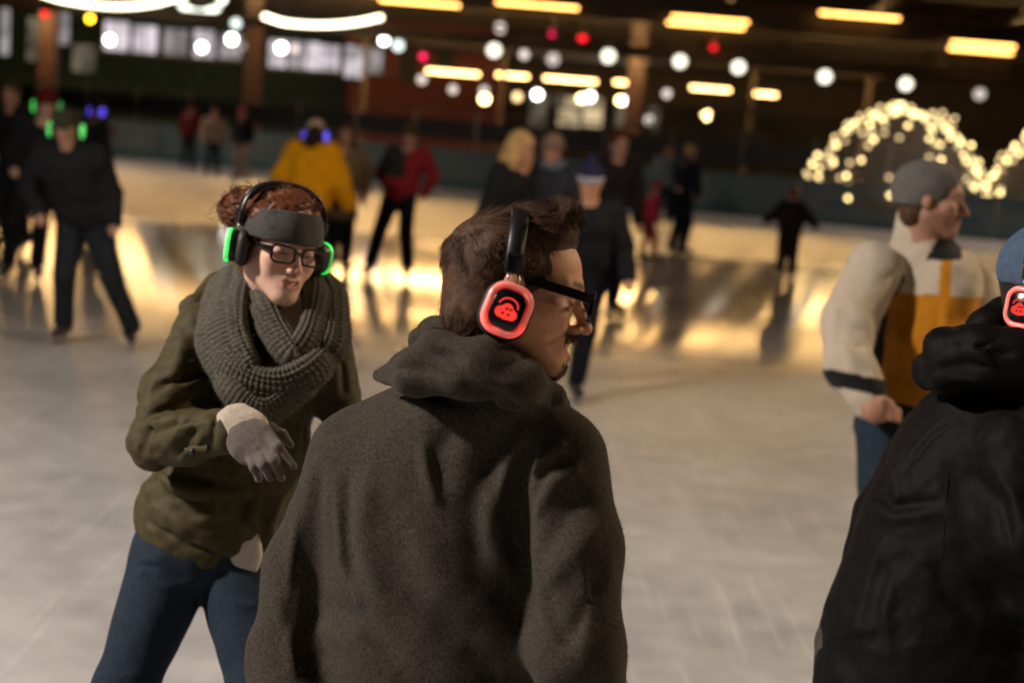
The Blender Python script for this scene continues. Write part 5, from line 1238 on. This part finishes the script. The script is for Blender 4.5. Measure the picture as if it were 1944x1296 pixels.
# ================================================================== BACKGROUND SKATERS
_cm = {}
def cloth(c, name='fabric', rough=.9, var=.3, **k):
    key = (name, tuple(round(x, 3) for x in c))
    if key not in _cm: _cm[key] = mat(name, c, rough, var=var, vs=25, bump=.25, bs=120, bd=.004, spec=.15, **k)
    return _cm[key]
SKIN = mat('skin_plain', (.42, .22, .14), .5, attr=True, sss=.0)
M_cattr = mat('fabric_panels', (.5, .5, .5), .9, attr=True, var=.3, vs=25, bump=.25, bs=120, bd=.004)
def skater(feet, ang, h, label, jacket=(.012, .012, .014), pants=(.010, .011, .014), hat=None, hat_style='beanie', hairc=None, long_hair=False, skin=(.40, .21, .14),
           lean=.06, head_yaw=0.0, arms=None, feetpos=((-.13, .0), (.13, .0)), phones=None, plabel='', long_coat=False, puffy=0.0, jcol=None, boots=None, hood=False, scarf=None, group='skaters in the background', gloves=None, pocket=False, head_pitch=8, pw=1.14, side=0.0, brim=None):
    k = h/1.75; a = R_(ang); f = np.array((math.sin(a), -math.cos(a), 0)); rgt = np.array((f[1], -f[0], 0)); o = np.array((feet[0], feet[1], 0))
    t = empty('person', tuple(o)); tag(t, label, 'person', group)
    q = lambda x, y, z: o+k*(x*rgt+y*f+np.array((0, 0, z)))
    hipz, shz = .96, 1.46; hy = -.02; sy = hy+lean*1.0
    hip = [(s*.09+side*.55, hy, hipz) for s in (-1, 1)]; fp = [(p_[0], p_[1]) for p_ in feetpos]
    knee = [((hip[i][0]+fp[i][0])/2*1.02, (hy+fp[i][1])/2+.07, .54) for i in range(2)]
    ank = [(fp[i][0], fp[i][1]-.05, .16) for i in range(2)]
    sho = [(s*.185+side, sy, shz) for s in (-1, 1)]
    if arms is None: arms = ((( -.27, sy-.03, 1.17), (-.25, sy+.10, .95)), ((.27, sy-.03, 1.17), (.25, sy+.10, .95)))
    arms = [[(p_[0]+side, p_[1], p_[2]) for p_ in a_] for a_ in arms]
    Hd = HF(q(side*1.15, sy+.05, 1.645), frame(_rz(-R_(head_yaw)) @ f-np.array((0, 0, math.tan(R_(head_pitch)))), (0, 0, 1)), k)
    # body: one continuous figure
    sh = Sh(); add_head(sh, Hd, 'closed', True, True, q(side, sy-.01, 1.47), False)
    sh.u(rc(q(side, sy, 1.42), q(side*.6, hy, 1.0), .115*k, .12*k, ), .06)
    for i in range(2):
        sh.u(chain([q(*sho[i]), q(*arms[i][0]), q(*arms[i][1])], [.05*k, .04*k, .033*k], .02), .03)
        e_, w_ = q(*arms[i][0]), q(*arms[i][1]); d = nrm(w_-e_)
        sh.u(chain([w_, w_+d*.05*k, w_+d*.10*k], [.030*k, .040*k, .026*k], .02), .02)
        sh.u(chain([q(*hip[i]), q(*knee[i]), q(*ank[i])], [.075*k, .05*k, .035*k], .02), .03)
    sculpt('body', sh, .016, SKIN, t, skin_colf(Hd, skin, stub=0, beard=(.03, .02, .015)))
    # trousers
    sh = Sh(); sh.u(rc(q(side*.55-.05, hy, hipz+.02), q(side*.55+.05, hy, hipz+.02), .125*k), .05)
    for i in range(2): sh.u(chain([q(*hip[i]), q(*knee[i]), q(*ank[i])], [.098*k*pw, .073*k*pw, .062*k*pw], .02), .04)
    sh.noise(9, .008, 2, (1, 1, .5))
    sculpt('trousers', sh, .016, cloth(pants, 'trouser_cloth'), t)
    # jacket or coat
    p_ = puffy+.012; sh = Sh()
    sh.u(rc(q(side-.06, sy, 1.36), q(side+.06, sy, 1.36), (.135+p_)*k), .05); sh.u(rc(q(side*.75-.055, (sy+hy)/2, 1.15), q(side*.75+.055, (sy+hy)/2, 1.15), (.135+p_)*k), .1)
    sh.u(rc(q(side*.55-.055, hy, .98 if not long_coat else .72), q(side*.55+.055, hy, .98 if not long_coat else .72), (.125+p_ if not long_coat else .15)*k), .1)
    for i in range(2): sh.u(chain([q(*sho[i]), q(*arms[i][0]), q(*arms[i][1])], [(.078+p_*.8)*k, (.064+p_*.8)*k, (.05+p_*.6)*k], .02), .05)
    sh.u(rc(q(side, sy-.015, 1.49), q(side, sy, 1.535), .078*k, .07*k), .03)
    if hood: sh.u(ell(q(side, sy-.10, 1.47), (.13*k, .08*k, .085*k), np.array((rgt, f, (0, 0, 1)))), .03)
    sh.s(rc(q(side, sy+.045, 1.60), q(side, sy+.04, 1.68), .058*k), .015)
    sh.noise(8, .014, 5, (1, 1, 1.6)).noise(20, .005, 6)
    cf = None
    if jcol is not None:
        def cf(V):
            d = (np.asarray(V)-o)/k; return jcol(d @ rgt, d @ f, d[:, 2])
    sculpt('coat' if long_coat else 'jacket', sh, .016, M_cattr if jcol is not None else cloth(jacket, 'jacket_cloth'), t, cf)
    if scarf is not None:
        MB().sweep([q(side+.085*math.cos(x), sy+.01+.085*math.sin(x), 1.53+.01*math.sin(2*x)) for x in np.linspace(0, 6.2832, 20, endpoint=False)], [(.035*k*math.cos(x), .045*k*math.sin(x)) for x in np.linspace(0, 6.2832, 8, endpoint=False)], True).obj('scarf', cloth(scarf, 'scarf_wool'), t, True)
    if gloves is not None:
        for i in range(2):
            e_, w_ = q(*arms[i][0]), q(*arms[i][1]); d = nrm(w_-e_); sd = nrm(np.cross(d, f)); sh = Sh(); sh.u(chain([w_, w_+d*.05*k, w_+d*.1*k], [.035*k, .046*k, .04*k], .02))
            for j in (-1, 0, 1): sh.u(rc(w_+d*.09*k+sd*.022*j*k, w_+d*.16*k+sd*.026*j*k, .015*k, .012*k), .01)
            sh.u(rc(w_+d*.04*k+f*.02*k, w_+d*.09*k+f*.06*k, .015*k, .012*k), .01)
            sculpt('glove', sh, .012, cloth(gloves, 'glove_knit'), t)
    # hair and hat
    if hairc is not None:
        sh = Sh(); sh.u(Hd.e((0, -.018, .06), (.088, .105, .088))); 
        if long_hair:
            for s in (-1, 1): sh.u(Hd.c([(s*.07, -.01, .03), (s*.085, .0, -.08), (s*.085, .02, -.20)], [.045, .05, .03]), .03)
            sh.u(Hd.c([(0, -.08, .0), (0, -.09, -.15), (0, -.08, -.26)], [.07, .08, .04]), .03)
        sh.s(Hd.e((0, .12, -.03), (.066, .075, .10)), .015)
        if not long_hair: sh.s(Hd.e((0, .05, -.09), (.1, .11, .09)), .02)
        sh.noise(30, .008, 3, (1, 1, .4))
        sculpt('hair', sh, .012, cloth(hairc, 'hair', .6, .5), t)
    if hat is not None:
        sh = Sh()
        if hat_style == 'cap':
            sh.u(Hd.e((0, -.008, .065), (.090, .108, .088))); sh.s(halfspace(Hd(0, 0, .045), Hd.ax[2]), .005); sh.u(Hd.e((0, .11, .050), (.07, .07, .010)), .008)
        else:
            sh.u(Hd.e((0, -.012, .068), (.092, .110, .098))); sh.s(Hd.e((0, .13, -.045), (.1, .12, .09)), .01); sh.s(halfspace(Hd(0, 0, .005), Hd.ax[2]), .005)
            MB().sweep([Hd(.093*math.cos(x), -.008+.112*math.sin(x), .035+.018*math.sin(x)) for x in np.linspace(0, 6.2832, 24, endpoint=False)], [(.008*k*math.cos(x), .024*k*math.sin(x)) for x in np.linspace(0, 6.2832, 8, endpoint=False)], True).obj('hat_brim', cloth(brim or tuple(c*.85 for c in hat), 'hat_knit'), t, True)
            if hat_style == 'pompom': sh.u(Hd.e((0, -.02, .185), (.038, .038, .038)), .01)
        sculpt('hat', sh, .012, cloth(hat, 'hat_knit'), t)
    for i in range(2): skate(q(fp[i][0], fp[i][1], 0), f+rgt*(-.25 if i == 0 else .25), t, boots, k)
    if phones: headphones(Hd, phones, plabel, fine=False, half=.095, top=.175, ring=.012)
    return t
def gr(px, py): return G(px, py)[:2]
def redvest(x, y, z):
    red = np.array((.26, .006, .010)); blk = np.array((.014, .013, .014)); c = np.tile(red, (len(x), 1))
    m = (np.abs(x) < .165) & (z > 1.17); c[m] = blk; return c
def wide(l, r_): return ((-l, .0), (r_, .0))
skater(gr(178, 655), 8, 1.68, 'skater in black jacket and olive cap standing at front left with green headphones', hat=(.035, .036, .022), hat_style='cap', hairc=(.03, .02, .012), feetpos=((-.27, .02), (.24, -.02)),
       pants=(.016, .019, .024), phones='green', plabel='green glowing headphones on the skater in the olive cap', lean=.12, hood=True, arms=(((-.30, .0, 1.18), (-.33, .12, .97)), ((.31, .0, 1.18), (.20, .20, 1.0))), head_pitch=14, pw=1.25, puffy=.015, side=.20)
skater(gr(42, 530), 15, 1.80, 'skater in dark coat and crimson hat behind the olive cap skater', hat=(.10, .008, .012), feetpos=((-.13, .0), (.14, .03)), side=-.16, phones='green', plabel='green glowing headphones under the crimson hat',
       arms=(((-.27, .0, 1.2), (-.24, .10, .98)), ((.29, .05, 1.18), (.24, .24, 1.05))), long_coat=False, pants=(.008, .008, .010), skin=(.5, .3, .22))
skater(gr(22, 478), -10, 1.85, 'bareheaded skater in black at the far left edge', hairc=(.08, .05, .03), feetpos=wide(.12, .1))
skater(gr(168, 425), 150, 1.70, 'dark clad skater with blue glowing headphones behind the olive cap skater', hairc=(.02, .014, .01), phones='blue', plabel='blue glowing headphones on the dark clad skater at left', jacket=(.02, .021, .026), pants=(.03, .03, .035))
skater(gr(356, 322), 170, 1.72, 'distant skater in dark red near the left boards', jacket=(.075, .008, .010), pants=(.012, .012, .014), hat=(.05, .008, .01))
skater(gr(402, 335), 20, 1.66, 'distant skater in beige fur jacket and blue jeans', jacket=(.36, .25, .18), pants=(.02, .032, .045), hairc=(.14, .05, .025), puffy=.02)
skater(gr(458, 343), -20, 1.70, 'distant skater in black with pink hat and pale trousers', hat=(.45, .08, .10), hat_style='pompom', pants=(.33, .25, .2), jacket=(.013, .013, .015))
skater(gr(578, 548), 172, 1.70, 'skater in bright yellow puffer jacket seen from behind', jacket=(.74, .32, .004), hat=(.62, .46, .30), hairc=(.018, .010, .007), long_hair=True, puffy=.055, phones='blue', plabel='blue glowing headphones on the yellow jacketed skater',
       arms=(((-.31, -.02, 1.18), (-.30, .10, .98)), ((.33, .0, 1.16), (.40, .10, .95))), gloves=(.10, .02, .01), pants=(.012, .012, .014))
skater(gr(640, 520), 12, 1.68, 'long haired skater in tan coat beside the yellow jacket', jacket=(.17, .11, .065), hairc=(.10, .042, .018), long_hair=True, long_coat=True, feetpos=wide(.09, .07))
skater(gr(735, 528), -6, 1.74, 'skater in red jacket with black vest standing legs apart', jcol=redvest, hat=(.075, .045, .02), feetpos=((-.22, .0), (.22, .0)), side=-.15, pants=(.007, .007, .008),
       arms=(((-.31, -.05, 1.20), (-.20, -.10, 1.02)), ((.31, -.05, 1.20), (.20, -.10, 1.02))), pocket=True)
skater(gr(940, 690), 55, 1.78, 'blonde long haired skater in black coat behind the hoodie man', hairc=(.50, .31, .12), long_hair=True, long_coat=True, jacket=(.012, .012, .014), skin=(.45, .22, .13))
skater(gr(1030, 640), -30, 1.76, 'skater with pale hood and grey blue scarf in the middle group', hat=(.24, .15, .12), hairc=(.10, .06, .04), jacket=(.03, .032, .042), scarf=(.14, .15, .19), puffy=.01)
skater(gr(1088, 750), -4, 1.60, 'boy in navy and white pompom hat gliding toward the camera', hat=(.02, .022, .06), brim=(.35, .33, .36), hat_style='pompom', jacket=(.013, .014, .016), pants=(.008, .009, .012), feetpos=((-.02, .25), (.27, -.45)), lean=.20,
       arms=(((-.30, .05, 1.16), (-.34, .16, .96)), ((.32, .05, 1.14), (.38, .14, .92))), skin=(.55, .28, .16), head_pitch=16)
skater(gr(1140, 600), 20, 1.84, 'tall bareheaded skater in dark coat behind the boy', hairc=(.08, .02, .012), long_coat=True, jacket=(.016, .012, .013))
skater(gr(1222, 492), 100, 1.14, 'small child in pink jacket and red trousers', jacket=(.50, .03, .08), hat=(.42, .02, .06), pants=(.22, .012, .02), feetpos=((-.10, .0), (.12, .25)), lean=.12)
skater(gr(1256, 430), -15, 1.66, 'distant skater in pale blue jacket beside the navy coat', jacket=(.20, .25, .28), pants=(.03, .03, .035), hairc=(.1, .06, .04), puffy=.015)
skater(gr(1285, 486), 130, 1.74, 'blonde skater in navy coat holding one arm out', hairc=(.55, .34, .13), jacket=(.012, .014, .026), pants=(.01, .011, .016), long_coat=True, feetpos=wide(.10, .13),
       arms=(((-.40, .22, 1.30), (-.62, .42, 1.22)), ((.27, .0, 1.2), (.22, .12, 1.0))), skin=(.5, .28, .2))
skater(gr(1490, 526), 168, 1.22, 'small child in dark jacket and red pompom hat on its own', hat=(.24, .01, .015), hat_style='pompom', jacket=(.02, .013, .012), pants=(.022, .014, .010), puffy=.055, pw=1.4,
       arms=(((-.34, .06, 1.25), (-.50, .16, 1.12)), ((.34, .0, 1.25), (.50, -.05, 1.12))))
